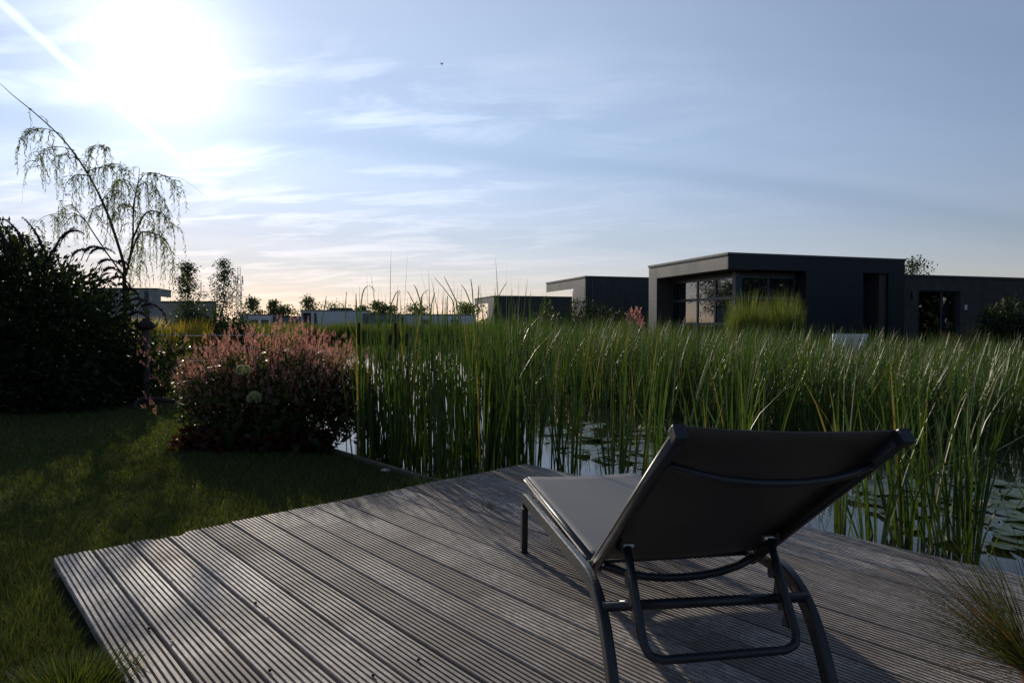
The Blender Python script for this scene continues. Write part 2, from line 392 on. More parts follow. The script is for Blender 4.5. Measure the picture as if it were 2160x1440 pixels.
def fabric_mat():
    m, t, out = new_mat('sling_fabric')
    tc = nd(t, 'ShaderNodeTexCoord').outputs['Object']
    w1 = nd(t, 'ShaderNodeTexWave', wave_type='BANDS', bands_direction='X'); t.links.new(tc, w1.inputs['Vector']); w1.inputs['Scale'].default_value = 150
    w2 = nd(t, 'ShaderNodeTexWave', wave_type='BANDS', bands_direction='Y'); t.links.new(tc, w2.inputs['Vector']); w2.inputs['Scale'].default_value = 150
    h = math_n(t, 'MULTIPLY', w1.outputs[1], w2.outputs[1])
    c = mixc(t, h, (.030, .028, .028, 1), (.070, .067, .068, 1))
    c = mixc(t, math_n(t, 'MULTIPLY', maprange(t, noise(t, tc, 6, 5, .6), .35, .7, 0, 1), .4), c, (.065, .062, .062, 1))
    p = nd(t, 'ShaderNodeBsdfPrincipled'); t.links.new(c, p.inputs['Base Color']); p.inputs['Roughness'].default_value = .50; p.inputs['Specular IOR Level'].default_value = .75
    b = nd(t, 'ShaderNodeBump'); b.inputs['Strength'].default_value = .3; b.inputs['Distance'].default_value = .001; t.links.new(h, b.inputs['Height']); t.links.new(b.outputs[0], p.inputs['Normal'])
    tr = nd(t, 'ShaderNodeBsdfTranslucent'); tr.inputs[0].default_value = (.035, .031, .024, 1)
    mx = nd(t, 'ShaderNodeMixShader'); mx.inputs[0].default_value = .04
    t.links.new(p.outputs[0], mx.inputs[1]); t.links.new(tr.outputs[0], mx.inputs[2]); t.links.new(mx.outputs[0], out.inputs[0]); MATS['sling_fabric'] = m
fabric_mat()
def water_mat():
    m, t, out = new_mat('water')
    p = nd(t, 'ShaderNodeBsdfPrincipled'); p.inputs['Base Color'].default_value = (.010, .013, .010, 1)
    p.inputs['Roughness'].default_value = .03; p.inputs['IOR'].default_value = 1.33; p.inputs['Specular IOR Level'].default_value = .5
    tc = nd(t, 'ShaderNodeTexCoord').outputs['Object']
    mp = nd(t, 'ShaderNodeMapping', vector_type='TEXTURE'); t.links.new(tc, mp.inputs[0]); mp.inputs['Scale'].default_value = (1.0, 2.2, 1)
    b = nd(t, 'ShaderNodeBump'); b.inputs['Strength'].default_value = .05; b.inputs['Distance'].default_value = .05
    t.links.new(noise(t, mp.outputs[0], 3.0, 4, .55, .3), b.inputs['Height']); t.links.new(b.outputs[0], p.inputs['Normal'])
    t.links.new(p.outputs[0], out.inputs[0]); MATS['water'] = m
water_mat()
def ground_mat(name, a, bcol, c):
    m, t, out = new_mat(name)
    p = nd(t, 'ShaderNodeBsdfPrincipled'); tc = nd(t, 'ShaderNodeTexCoord').outputs['Object']
    n1 = noise(t, tc, .9, 6, .6); n2 = noise(t, tc, 45, 5, .7)
    col = mixc(t, maprange(t, n1, .35, .65, 0, 1), a + (1,), bcol + (1,)); col = mixc(t, maprange(t, n2, .45, .7, 0, .7), col, c + (1,))
    t.links.new(col, p.inputs['Base Color']); p.inputs['Roughness'].default_value = .95; p.inputs['Specular IOR Level'].default_value = .1
    b = nd(t, 'ShaderNodeBump'); b.inputs['Strength'].default_value = .7; b.inputs['Distance'].default_value = .03; t.links.new(n2, b.inputs['Height']); t.links.new(b.outputs[0], p.inputs['Normal'])
    t.links.new(p.outputs[0], out.inputs[0]); MATS[name] = m
ground_mat('lawn_soil', (.030, .042, .014), (.045, .046, .018), (.045, .040, .022))
ground_mat('terrain', (.035, .050, .016), (.055, .060, .022), (.06, .055, .03))
def glass_mat():
    m, t, out = new_mat('window_glass')
    gl = nd(t, 'ShaderNodeBsdfGlossy'); gl.inputs['Roughness'].default_value = .015; gl.inputs[0].default_value = (.85, .9, .95, 1)
    tp = nd(t, 'ShaderNodeBsdfTransparent'); tp.inputs[0].default_value = (.52, .55, .57, 1)
    fr = nd(t, 'ShaderNodeFresnel'); fr.inputs[0].default_value = 1.7
    mx = nd(t, 'ShaderNodeMixShader'); t.links.new(math_n(t, 'MULTIPLY', math_n(t, 'MULTIPLY', fr.outputs[0], 2.3, clamp=True), math_n(t, 'SUBTRACT', 1.0, nd(t, 'ShaderNodeNewGeometry').outputs['Backfacing'])), mx.inputs[0])
    t.links.new(tp.outputs[0], mx.inputs[1]); t.links.new(gl.outputs[0], mx.inputs[2]); t.links.new(mx.outputs[0], out.inputs[0]); MATS['window_glass'] = m
glass_mat()
M = MATS
exec_order = []

# ================================================================== LARGE STRUCTURE
WATER_Z, LAWN_Z, BANK_Z = -.22, -.06, .2
POND = [(3.6, .3), (.15, 4.25), (-.51, 4.62), (-1.57, 5.85), (-3.0, 7.6), (-4.2, 9.1), (-5.2, 10.6), (-7.2, 12.2), (-10, 15), (-12.0, 20), (-14.5, 28), (-20, 45), (-28, 67), (-2, 68),
        (-1.2, 45), (.6, 30), (2.6, 24), (5.0, 18.6), (8, 16.4), (14, 15.2), (24, 14), (34, 5), (22, -6), (9, -6)]
def ground():
    nr, na = 230, 300
    r = np.concatenate([np.linspace(.0, 90, 180), 90 * (9000 / 90) ** (np.arange(1, nr - 179) / (nr - 180))])
    a = np.linspace(0, 2 * np.pi, na, endpoint=False)
    X = r[:, None] * np.sin(a); Y = r[:, None] * np.cos(a) + 0
    ins = in_poly(X, Y, POND); dd = poly_dist(X, Y, POND); sd = np.where(ins, -dd, dd)
    near = np.clip((Y + X * .25 - 9) / 7, 0, 1); land = -.11 + (BANK_Z + .11) * near
    far_in = np.clip((-sd) / .5, 0, 1); Z = np.where(sd > 0, land - .0 * sd, land + (-1.0 - land) * far_in)
    e = np.clip(1 - sd / 1.0, 0, 1) * (sd > 0) * np.where(Y > 11, 1, 0); Z = Z - e * .38
    Z = np.where((sd > 3) & (Y > 14), Z + .10 * np.sin(X * .35) * np.cos(Y * .27) * np.clip(60 / (60 + r[:, None]), 0, 1), Z)
    Z[r > 90] = np.clip(Z[r > 90], .1, .25)
    V = np.stack([X, Y, Z], -1).reshape(-1, 3)
    i = np.arange(nr - 1)[:, None] * na; j = np.arange(na)[None, :]; j2 = (j + 1) % na
    F = np.stack([i + j, i + na + j, i + na + j2, i + j2], -1).reshape(-1, 4)
    o = link_obj('ground', np_mesh('ground', V, F, smooth=True), None, M['terrain']); tag(o, 'low green land around the pond reaching the flat horizon', 'ground', kind='structure')
    # lawn sheet
    P = [(-13, -4), (3.55, -4), (3.35, .25), (.12, 4.2), (-.54, 4.58), (-1.6, 5.81), (-3.03, 7.56), (-4.2, 8.95), (-5.3, 10.4), (-13, 13)]
    m = MB(); m.add([(x, y, LAWN_Z) for x, y in P] + [(x, y, -.5) for x, y in P], [tuple(range(len(P)))] + [(k, (k + 1) % len(P), (k + 1) % len(P) + len(P), k + len(P))[::-1] for k in range(len(P))])
    tag(m.build('lawn', M['lawn_soil']), 'dark mown lawn beside the deck', 'lawn', kind='structure')
    w = MB(); w.add([(-60, -10, WATER_Z), (60, -10, WATER_Z), (60, 72, WATER_Z), (-60, 72, WATER_Z)], [(0, 1, 2, 3)])
    # the water sheet only where the pond lies
    w = MB(); w.add([(x, y, WATER_Z) for x, y in POND], [tuple(range(len(POND)))[::-1]])
    # widen slightly under the banks
    cx = np.array(POND); me = w.mesh('water')
    o = link_obj('water', me, None, M['water']); tag(o, 'still pond mirroring the bright sky', 'water', kind='structure')
ground()

# ---- deck of grooved planks
U = Vector((.6566, -.7543, 0)); W = Vector((.7543, .6566, 0))         # along the planks towards the viewer, and across
DC = Vector((-1.985, 2.93, 0)); NPL, PITCH, BW = 19, .1532, .1420
def deck():
    root = empty('deck', (DC.x, DC.y, 0), rz=math.atan2(U.y, U.x)); tag(root, 'weathered grey deck of grooved wooden planks by the pond', 'deck', kind='structure')
    # local x along U; local y = left of U = W rotated? z x U
    zU = Vector((0, 0, 1)).cross(U); sgn = 1 if zU.dot(W) > 0 else -1
    skew = -.055
    nr = 8; gw = .0080; rw = (BW - gw * (nr - 1)) / nr
    prof = [(0, -.028), (0, -.004), (.003, 0)]
    x = rw
    for k in range(nr - 1):
        prof += [(x, 0), (x + .0012, -.0095), (x + gw - .0012, -.0095), (x + gw, 0)]; x += gw + rw
    prof = prof[:-0] if False else prof
    prof += [(BW - .003, 0), (BW, -.004), (BW, -.028)]
    n = len(prof); K = 15
    for i in range(NPL):
        y0 = i * PITCH + random.uniform(-.0012, .0012); s0 = skew * y0 + random.uniform(-.006, .006); ln = 6.0
        warp = [random.uniform(-.0015, .0015) for _ in range(K)]; tilt = random.uniform(-.006, .006); dz = random.uniform(-.0012, .0012)
        V = []; F = []
        for k in range(K):
            t = (k / (K - 1)) ** 1.5
            for j, (a, h) in enumerate(prof):
                e = 0.0
                if k == 0:
                    e = (.004 if h > -.003 else 0) + .003 * math.sin(j * 2.1 + i)
                    if i == 3: e += .055 * max(0, 1 - abs(a - .035) / .05) ** .7       # chipped end
                    if i == 2 and a > .08: e += .030
                    if i == 0 and a < .02: e += .02 * (1 - a / .02)
                V.append((s0 + e + ln * t, sgn * (y0 + a), h + warp[k] + tilt * (a - BW / 2) + dz))
        for k in range(K - 1):
            for j in range(n - 1):
                q = (k * n + j, (k + 1) * n + j, (k + 1) * n + j + 1, k * n + j + 1); F.append(q if sgn < 0 else q[::-1])
            q = (k * n + n - 1, (k + 1) * n + n - 1, (k + 1) * n, k * n); F.append(q if sgn < 0 else q[::-1])
        F.append(tuple(range(n)) if sgn < 0 else tuple(range(n))[::-1])
        MB().add(V, F).build('plank', M['deck_wood'], root)
    for k, s in enumerate((.12, .75, 1.5, 2.25, 3.0, 3.75, 4.5, 5.2)):
        b = MB().box(s + .05, s + .11, sgn * .03 if sgn > 0 else -2.86, 2.86 if sgn > 0 else -.03, -.16, -.033); b.build('joist', M['cap_wood'], root)
    b = MB()
    for s in (.3, 2.2, 4.2): b.box(s, s + .09, *( sorted((sgn * 2.72, sgn * 2.81))), -.9, -.161)
    for s_, y_ in ((.3, 2.72), ):
        pass
    for s in (.3, 2.2, 4.2): MB().box(s, s + .09, *sorted((sgn * 2.72, sgn * 2.81)), -.9, -.161).build('support_post', M['cap_wood'], root)
deck()

# ---- houses
def frame_empty(name, corner, ang, label, cat='house'):
    """local x runs along the right-hand face (away to the right), local y along the left-hand face (away to the left)"""
    o = empty(name, corner, label, cat); o.rotation_euler = (0, 0, ang); return o
FA = math.atan2(.302, .953)       # direction of the right-hand faces
def part(mb, name, mat, parent, bevel=0.0): return mb.build(name, M[mat], parent, False, bevel)
def curtains(x0, x1, y, z0, z1, axis='x', wave=.045):
    m = MB(); n = int((x1 - x0) / .045); V = []; F = []
    for k in range(n + 1):
        a = x0 + (x1 - x0) * k / n; d = wave * math.sin(k * 1.25) + .015 * math.sin(k * .37)
        for z in (z0, z1): V.append((a, y + d, z) if axis == 'x' else (y + d, a, z))
    for k in range(n): F.append((2 * k, 2 * k + 2, 2 * k + 3, 2 * k + 1))
    return m.add(V, F)
def window(parent, axis, a0, a1, plane, z0, z1, mull=(), trans=(), inward=1, curtain=True, cut=None, fw=.07, cz=None):
    """framed window lying in a wall plane; axis 'x' or 'y' is the direction along the wall; inward = +1 when the room lies on the + side"""
    def bx(m, p0, p1, q0, q1, z_0, z_1):
        return m.box(p0, p1, min(q0, q1), max(q0, q1), z_0, z_1) if axis == 'x' else m.box(min(q0, q1), max(q0, q1), p0, p1, z_0, z_1)
    f = MB(); dp = .06 * inward
    bx(f, a0, a1, plane, plane + dp, z1 - fw, z1); bx(f, a0, a1, plane, plane + dp, z0, z0 + fw)
    bx(f, a0, a0 + fw, plane + .001 * inward, plane + dp, z0 + fw, z1 - fw); bx(f, a1 - fw, a1, plane + .001 * inward, plane + dp, z0 + fw, z1 - fw)
    edges = [a0] + list(mull) + [a1]
    for mx in mull: bx(f, mx - fw * .6, mx + fw * .6, plane - .004 * inward, plane + dp, z0 + fw, z1 - fw)
    for tz in trans:
        for k in range(len(edges) - 1): bx(f, edges[k] + fw * .62, edges[k + 1] - fw * .62, plane + .002 * inward, plane + dp, tz - .05, tz + .05)
    w = part(f, 'window', 'frame_dark', parent)
    zz = [z0] + list(trans) + [z1]
    for k in range(len(edges) - 1):
        for q in range(len(zz) - 1):
            g = MB(); bx(g, edges[k] + .03, edges[k + 1] - .03, plane + .025 * inward, plane + .037 * inward, zz[q] + .03, zz[q + 1] - .03); part(g, 'pane', 'window_glass', w)
    if curtain:
        c0, c1 = cut or (a0 + .05, a1 - .05)
        part(curtains(c0, c1, plane + .22 * inward, z0 + .02, z1 - .02, axis), 'curtain', 'curtain', w)
    return w
def main_house():
    D = 22.0; c = at_d(1536, 534, D); H = c.z - BANK_Z; LX, LY = 7.29, 5.17
    h = frame_empty('bungalow', (c.x, c.y, BANK_Z), FA, 'large dark flat-roofed bungalow with glazed corner behind the reeds')
    # local +y (left of +x) is away from the viewer along the left face
    fz = H - .50
    # fascia panels, left face (plane x=0) and right face (plane y=0)
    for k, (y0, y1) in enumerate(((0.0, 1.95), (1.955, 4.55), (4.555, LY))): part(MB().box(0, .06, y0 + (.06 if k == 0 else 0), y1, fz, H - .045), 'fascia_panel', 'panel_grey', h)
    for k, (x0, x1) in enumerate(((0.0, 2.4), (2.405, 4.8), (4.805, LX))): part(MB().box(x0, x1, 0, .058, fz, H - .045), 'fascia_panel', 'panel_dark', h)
    tr = MB(); tr.box(-.03, LX + .03, -.03, .10, H - .045, H + .03); tr.box(-.03, .10, .101, LY + .03, H - .044, H + .029); tr.box(LX - .1, LX + .03, .101, LY + .03, H - .044, H + .029); tr.box(.101, LX - .101, LY - .1, LY + .03, H - .044, H + .028)
    part(tr, 'roof_trim', 'roof_trim', h)
    part(MB().box(.061, LX - .061, .059, LY - .06, fz + .02, H - .05), 'roof', 'roof_trim', h)
    # far jamb of the left face
    for (z0, z1) in ((0, .9), (.905, 1.75), (1.755, fz - .005)): part(MB().box(.001, .9, LY - .62, LY, z0, z1), 'jamb_panel', 'panel_grey', h)
    part(MB().box(.02, .88, LY - .64, LY - .622, 0, fz), 'reveal', 'recess_brown', h)
    # floor plinth and soffit
    part(MB().box(.2, LX - .05, .3, LY - .05, -.25, .05), 'plinth', 'recess_brown', h)
    part(MB().box(.07, .95, .07, LY - .07, fz - .03, fz + .018), 'soffit', 'recess_brown', h)
    # glazed left wall set back .62 m
    WX = .62
    part(MB().box(WX, WX + .08, .56, LY - .65, fz - .16, fz - .035), 'lintel', 'recess_brown', h)
    window(h, 'y', .56, LY - .65, WX, .05, fz - .165, mull=(1.62, 2.72), trans=(.86, 1.62 + .12), inward=1, cut=(.62, 4.3))
    part(MB().box(WX - .05, WX + .14, .40, .559, .05, fz - .035), 'corner_post', 'frame_dark', h)
    # right face: window with curtain, smooth wall, porch recess, end pier
    WY = .45
    window(h, 'x', .80, 3.0, WY, .05, fz - .165, mull=(1.9,), trans=(1.74,), inward=1)
    part(MB().box(.80, 3.0, WY, WY + .08, fz - .16, fz - .035), 'lintel', 'recess_brown', h)
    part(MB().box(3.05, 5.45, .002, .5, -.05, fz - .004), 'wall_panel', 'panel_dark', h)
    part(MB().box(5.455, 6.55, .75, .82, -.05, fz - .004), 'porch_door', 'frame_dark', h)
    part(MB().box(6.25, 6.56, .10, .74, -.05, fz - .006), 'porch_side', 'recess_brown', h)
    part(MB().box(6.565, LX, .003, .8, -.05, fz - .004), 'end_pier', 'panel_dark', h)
    part(MB().box(.9, LX - .1, LY - .2, LY - .1, -.05, fz), 'rear_wall', 'interior', h)
    part(MB().box(LX - .09, LX - .01, .81, LY - .05, -.05, fz), 'side_wall', 'panel_dark', h)
    part(MB().box(2.9, 3.0, .6, LY - .25, .05, fz), 'inner_wall', 'interior', h)
    # lower wing
    wy = .35; WH = 2.62
    def clad(x0, x1, y, z0, z1, mat, name='cladding', pitch=.14):
        m = MB(); x = x0
        while x < x1 - .01:
            e = min(x + pitch - .012, x1); m.box(x, e, y - .02 - random.uniform(0, .004), y + .02, z0, z1); x += pitch
        m.box(x0, x1, y + .021, y + .12, z0, z1); return part(m, name, mat, h)
    dx0, dx1 = LX + 1.0, LX + 3.05
    clad(LX + .002, dx0, wy, -.05, WH - .06, 'cladding_grey'); clad(dx0 + .002, dx1, wy, 2.12, WH - .06, 'cladding_grey'); clad(dx1 + .002, LX + 9, wy, -.05, WH - .06, 'cladding_grey')
    part(MB().box(LX + .003, LX + 9, wy - .06, 5, WH - .055, WH + .03), 'wing_roof', 'roof_trim', h)
    window(h, 'x', dx0, dx1, wy + .10, 0, 2.11, mull=(dx0 + 1.25,), trans=(), inward=1, cut=(dx0 + 1.4, dx1 - .15))
    rv = MB(); rv.box(dx0 + .001, dx0 + .03, wy - .03, wy + .099, 0, 2.11); rv.box(dx1 - .03, dx1 - .001, wy - .03, wy + .099, 0, 2.11); rv.box(dx0 + .031, dx1 - .031, wy - .03, wy + .099, 2.08, 2.115)
    part(rv, 'door_surround', 'frame_dark', h)
    part(MB().box(LX + .2, LX + 8.9, 3.2, 3.3, 0, WH - .06), 'wing_inner_wall', 'interior', h)
    lm = MB(); lm.tube([(dx0 - .30, wy - .075, 1.80), (dx0 - .30, wy - .075, 2.06)], .05, n=10); lm.box(dx0 - .32, dx0 - .28, wy - .06, wy - .026, 1.88, 1.98)
    part(lm, 'wall_lamp', 'frame_dark', h)
    np_ = MB().box(dx1 + .18, dx1 + .30, wy - .04, wy - .027, 1.40, 1.58); part(np_, 'number_plate', 'plate_white', h)
main_house()
def bungalow(name, u, v, D, LX, LY, label, wall='cladding_dark', left='panel_grey', opening=True, roofz=None):
    c = at_d(u, v, D); H = c.z - BANK_Z
    h = frame_empty(name, (c.x, c.y, BANK_Z), FA, label); fz = H - .5
    part(MB().box(0, .06, .06, LY * .55, fz, H - .04), 'fascia_panel', left, h); part(MB().box(0, .06, LY * .55 + .004, LY, fz, H - .04), 'fascia_panel', left, h)
    m = MB(); x = .0
    while x < LX: m.box(x + .001, min(x + .148, LX), .0 - random.uniform(0, .004), .05, -.05, H - .06); x += .16
    m.box(.002, LX, .051, .15, -.05, H - .061); part(m, 'cladding', wall, h)
    part(MB().box(-.03, LX + .03, -.03, LY + .03, H - .038, H + .03), 'roof', 'roof_trim', h)
    part(MB().box(.0, .07, .151, LY * .28, -.05, fz - .003), 'front_pier', left, h)
    part(MB().box(.07, .4, .152, LY * .28, -.05, fz - .004), 'pier_reveal', 'recess_brown', h)
    part(MB().box(1.3, 1.4, .16, LY * .75, -.05, fz), 'porch_wall', 'recess_brown', h)
    window(h, 'y', LY * .3, LY * .72, 1.22, 0.0, fz - .05, mull=(LY * .5,), inward=1, curtain=False)
    part(MB().box(.95, 1.05, LY * .72, LY * .74, -.05, fz), 'glass_screen', 'window_glass', h)
    part(MB().box(1.4, LX, LY * .75 - .1, LY * .75, -.05, fz), 'rear_wall', 'recess_brown', h)
    part(MB().box(.5, .56, .5, .56, -.05, fz), 'drain_pipe', 'frame_dark', h) if False else None
    part(MB().box(.30, .38, -.05, -.006, .0, H - .2), 'drain_pipe', 'frame_dark', h)
    return h
bungalow('bungalow', 1235, 583, 32.4, 7.2, 5.3, 'grey clad bungalow with jutting flat roof left of the large dark one')
bungalow('bungalow', 1042, 624, 53.0, 9.5, 6.0, 'smallest dark clad flat-roofed bungalow behind the reed tips', opening=False)
def left_house():
    D = 40.0; c = at_d(329, 609, D); H = c.z - BANK_Z; b = BANK_Z
    h = empty('bungalow', (c.x, c.y, b), 'pale grey flat-roofed house behind the willow and dark bush', 'house'); h.rotation_euler = (0, 0, R(8))
    part(MB().box(-6.5, -.02, 0, .12, -.05, .96 + .9), 'wall_panel', 'grey_wall', h); part(MB().box(-6.5, -.02, 0, .12, .965 + .9, H - .05), 'wall_panel', 'grey_wall', h)
    part(MB().box(-.02, .06, -.002, .6, -.05, H - .05), 'corner_pier', 'grey_wall', h)
    part(MB().box(-6.6, 0.1, -.04, 2.3, H - .048, H + .04), 'roof', 'roof_trim', h)
    # roof overhang going back to the right
    part(MB().box(-.05, .06, .601, 2.3, H - .42, H - .05), 'fascia_panel', 'grey_wall', h)
    part(MB().box(-.62, -.42, -.06, -.003, .1, H - .15), 'drain_pipe', 'frame_dark', h)
    part(MB().box(-6.4, -.9, 2.0, 2.2, -.05, H - .06), 'rear_wall', 'far_grey', h)
    part(MB().box(-4.9, -4.2, -.03, -.004, .9, 2.0), 'window', 'frame_dark', h)
    w = empty('garden_wall', (at_d(338, 635, 44).x - .5, 44, b), 'low grey outbuilding wall with dark coping beside the pale grey house', 'wall')
    part(MB().box(.5, 4.0, 0, .3, -.05, 2.28), 'wall', 'grey_wall', w); part(MB().box(.45, 4.05, -.05, .35, 2.281, 2.39), 'coping', 'roof_trim', w)
left_house()
def far_house(u0, u1, vroof, D, mat, label, porch=False):
    a = at_d(u0, vroof, D); b = at_d(u1, vroof, D); H = a.z - BANK_Z; Lx = b.x - a.x
    h = empty('far_house', (a.x, D, BANK_Z), label, 'house')
    x0 = 0
    if porch:
        part(MB().box(.0, .12, 0, 5, -.05, H - .3), 'porch_post', mat, h); part(MB().box(.121, 1.4, 1.2, 5, -.05, H - .3), 'porch_wall', 'frame_dark', h); part(MB().box(0, 1.4, 0, 5, H - .298, H - .06), 'porch_beam', mat, h); x0 = 1.41
    n = max(2, int(Lx / 2.4)); xs = np.linspace(x0, Lx, n + 1)
    for k in range(n): part(MB().box(xs[k] + .006, xs[k + 1] - .006, 0, .2, -.05, H - .05), 'wall_panel', mat, h)
    part(MB().box(x0, Lx, .201, 5, -.05, H - .06), 'wall', mat, h)
    part(MB().box(-.05, Lx + .05, -.06, 5.1, H - .049, H + .10), 'roof', 'roof_trim', h)
    wx = x0 + (Lx - x0) * .06; part(MB().box(wx, wx + .35, -.03, -.003, 0, H - .3), 'drain_pipe' if porch else 'window', 'frame_dark', h)
    if not porch:
        for q in (.35, .7): part(MB().box(x0 + (Lx - x0) * q, x0 + (Lx - x0) * q + 1.1, -.03, -.003, .6, H - .7), 'window', 'frame_dark', h)
    return h
far_house(505, 571, 664, 98, 'white_wall', 'low pale far house behind the left end of the pink flowers')
far_house(573, 634, 668, 99, 'far_grey', 'low grey far house between two pale ones')
fh = far_house(635, 765, 655, 97, 'white_wall', 'longest pale blue far house with a dark porch at its left end', True)
part(MB().box(3.6, 6.4, 1.5, 4, 2.95, 3.4), 'roof_box', 'frame_dark', fh)
far_house(767, 835, 663, 96, 'far_grey', 'dark grey far house behind the bent reed tips')
far_house(837, 1000, 664, 99, 'white_wall', 'pale far house partly hidden by the tallest reeds')

def unseen_hedge():  # added out of view so right-hand panes reflect dark and less sky arrives
    o = empty('hedge', (26, 10, -.1), 'unseen tall conifer hedge added at right to darken window reflections', 'hedge'); n = 12000
    pos = np.stack([rng.normal(0, .7, n), rng.uniform(-12, 14, n), rng.uniform(0, 1, n) ** .8 * (4.6 + .5 * np.sin(rng.uniform(0, 6, n)))], -1)
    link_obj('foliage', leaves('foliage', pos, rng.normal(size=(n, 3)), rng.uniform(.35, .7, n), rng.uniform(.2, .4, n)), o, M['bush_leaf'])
    for k in range(16): MB().tube([(0, -11.5 + k * 1.65, -.1), (0, -11.5 + k * 1.65, 4.2)], .08, .03, 6).build('trunk', M['bark'], o)
def unseen_house():  # added out of view to cut sky light on faces turned to the camera
    h = empty('bungalow', (-9, -9.0, -.1), 'unseen dark clad bungalow added behind the viewer to block low sky light', 'house')
    m = MB(); x = 0
    while x < 18: m.box(x + .001, x + .148, -.05, 0, 0, 3.2); x += .16
    part(m, 'cladding', 'cladding_grey', h); part(MB().box(-.1, 18.1, -8, .35, 3.201, 3.45), 'roof', 'roof_trim', h)
    for x in (4.5, 9.5): part(MB().box(x, x + 2.8, .001, .05, .1, 2.5), 'window', 'window_glass', h)
unseen_house(); unseen_hedge()

# ================================================================== TREES AND SHRUBS
def rand_dirs(n, zmin=-1, zmax=1):
    z = rng.uniform(zmin, zmax, n); a = rng.uniform(0, 2 * np.pi, n); r = np.sqrt(np.clip(1 - z * z, 0, 1))
    return np.stack([r * np.cos(a), r * np.sin(a), z], -1)
def tree(name, loc, H, spread, nb, nl, leaf, label, mat='tree_leaf', bark='bark', crown0=.25, shape='cone', droop=0.0, trunk_r=None, lw=.55, group=None, clump=.16, cat='tree'):
    """tapered trunk, limbs and twigs; leaves in clumps along the twigs"""
    o = empty(name, loc, label, cat, group)
    tr = trunk_r or H * .014; m = MB()
    wob = [Vector((random.gauss(0, .012) * H, random.gauss(0, .012) * H, H * k / 8)) if k else Vector((0, 0, 0)) for k in range(9)]
    m.tube(wob, tr, tr * .18, 7)
    P = []
    for i in range(nb):
        f = crown0 + (1 - crown0) * (i + random.random()) / nb * .97; z = f * H; k = min(7, int(f * 8)); b = wob[k].lerp(wob[k + 1], f * 8 - k)
        g = (f - crown0) / (1 - crown0)
        rad = spread * {'cone': (1 - g) ** .8 + .10, 'round': math.sqrt(max(.05, 1 - (2 * g - .85) ** 2 * .8)), 'flat': .9}[shape] * random.uniform(.8, 1.15)
        az = i * 2.4 + random.uniform(-.5, .5); el = {'cone': .35, 'round': .5, 'flat': .05}[shape] + random.uniform(-.2, .2)
        pts = [b]
        for q in range(1, 6):
            s = q / 5; pts.append(b + Vector((math.cos(az) * rad * s, math.sin(az) * rad * s, rad * (math.tan(el) * s - droop * s * s * 1.6))))
        m.tube(pts, tr * .35 * (1 - g * .6), tr * .06, 4, cap=False)
        for q in range(1, 6):
            for _ in range(2):
                e = pts[q] + Vector(rand_dirs(1)[0]) * rad * .28; e.z -= droop * rad * .35
                m.tube([pts[q], pts[q].lerp(e, .5) + Vector((0, 0, .02 * rad)), e], tr * .09, tr * .03, 3, cap=False)
                P += [(pts[q].lerp(e, random.random() * 1.1)) for _ in range(3)]
    m.build('trunk', M[bark], o)
    P = np.array([tuple(p) for p in P]); idx = rng.integers(0, len(P), nl)
    pos = P[idx] + rng.normal(0, 1.25 * clump * spread, (nl, 3)) * np.array([1, 1, .7])
    pos[:, 2] = np.maximum(pos[:, 2], .02)
    dr = rand_dirs(nl); dr[:, 2] -= .3 + droop
    link_obj('crown', leaves('crown', pos, dr, leaf * rng.uniform(.6, 1.3, nl), leaf * lw * rng.uniform(.7, 1.2, nl)), o, M[mat])
    return o
def px_tree(name, u, vtop, D, width_px, label, zbase=BANK_Z, **kw):
    p = at_d(u, vtop, D); H = p.z - zbase
    return tree(name, (p.x, D, zbase), H, width_px / 2 / 1440 * D * 1.15, label=label, **kw)
# two birches across the pond
px_tree('birch_tree', 395, 551, 31, 66, 'dense young birch, left one of two by the telecom mast', nb=34, nl=3600, leaf=.10, droop=.15, bark='birch_bark', crown0=.22, clump=.13, group='young birches across the pond')
px_tree('birch_tree', 472, 544, 31, 84, 'airy young birch with drooping twigs just left of the telecom mast', nb=28, nl=2400, leaf=.10, droop=.55, bark='birch_bark', crown0=.35, clump=.10, group='young birches across the pond')
# trees beyond the far houses
far = [(533, 628, 104, 44, 'cone', 'tiered dark far conifer just right of the telecom mast'), (577, 634, 106, 36, 'cone', 'light green far tree right of the dark conifer'), (599, 649, 106, 36, 'round', 'small round far bush-like tree beside the light green one'),
       (650, 627, 108, 46, 'cone', 'pointed far tree behind the left end of the long pale house'), (700, 643, 110, 70, 'flat', 'wide flat-topped far tree over the long pale house'), (795, 637, 108, 30, 'round', 'dense dark far tree beside the bent reed tip'),
       (765, 648, 107, 26, 'round', 'small far tree left of the dense dark one'), (818, 646, 107, 34, 'round', 'low spreading far tree right of the dense dark one'), (880, 648, 108, 46, 'round', 'far tree behind the tall reeds in the middle'), (985, 647, 104, 56, 'round', 'brownish far bush left of the smallest bungalow')]
for (u, v, D, w, sh, lb) in far:
    px_tree('far_tree', u, v, D, w, lb, nb=18, nl=1100, leaf=.36, mat='hazed_leaf', shape=sh, crown0=.15, clump=.14, lw=.7, group='trees beyond the far houses')
px_tree('roof_tree', 1925, 549, 33, 66, 'green tree crown showing above the lower wing roof', nb=22, nl=1500, leaf=.14, shape='round', crown0=.3, mat='tree_leaf')
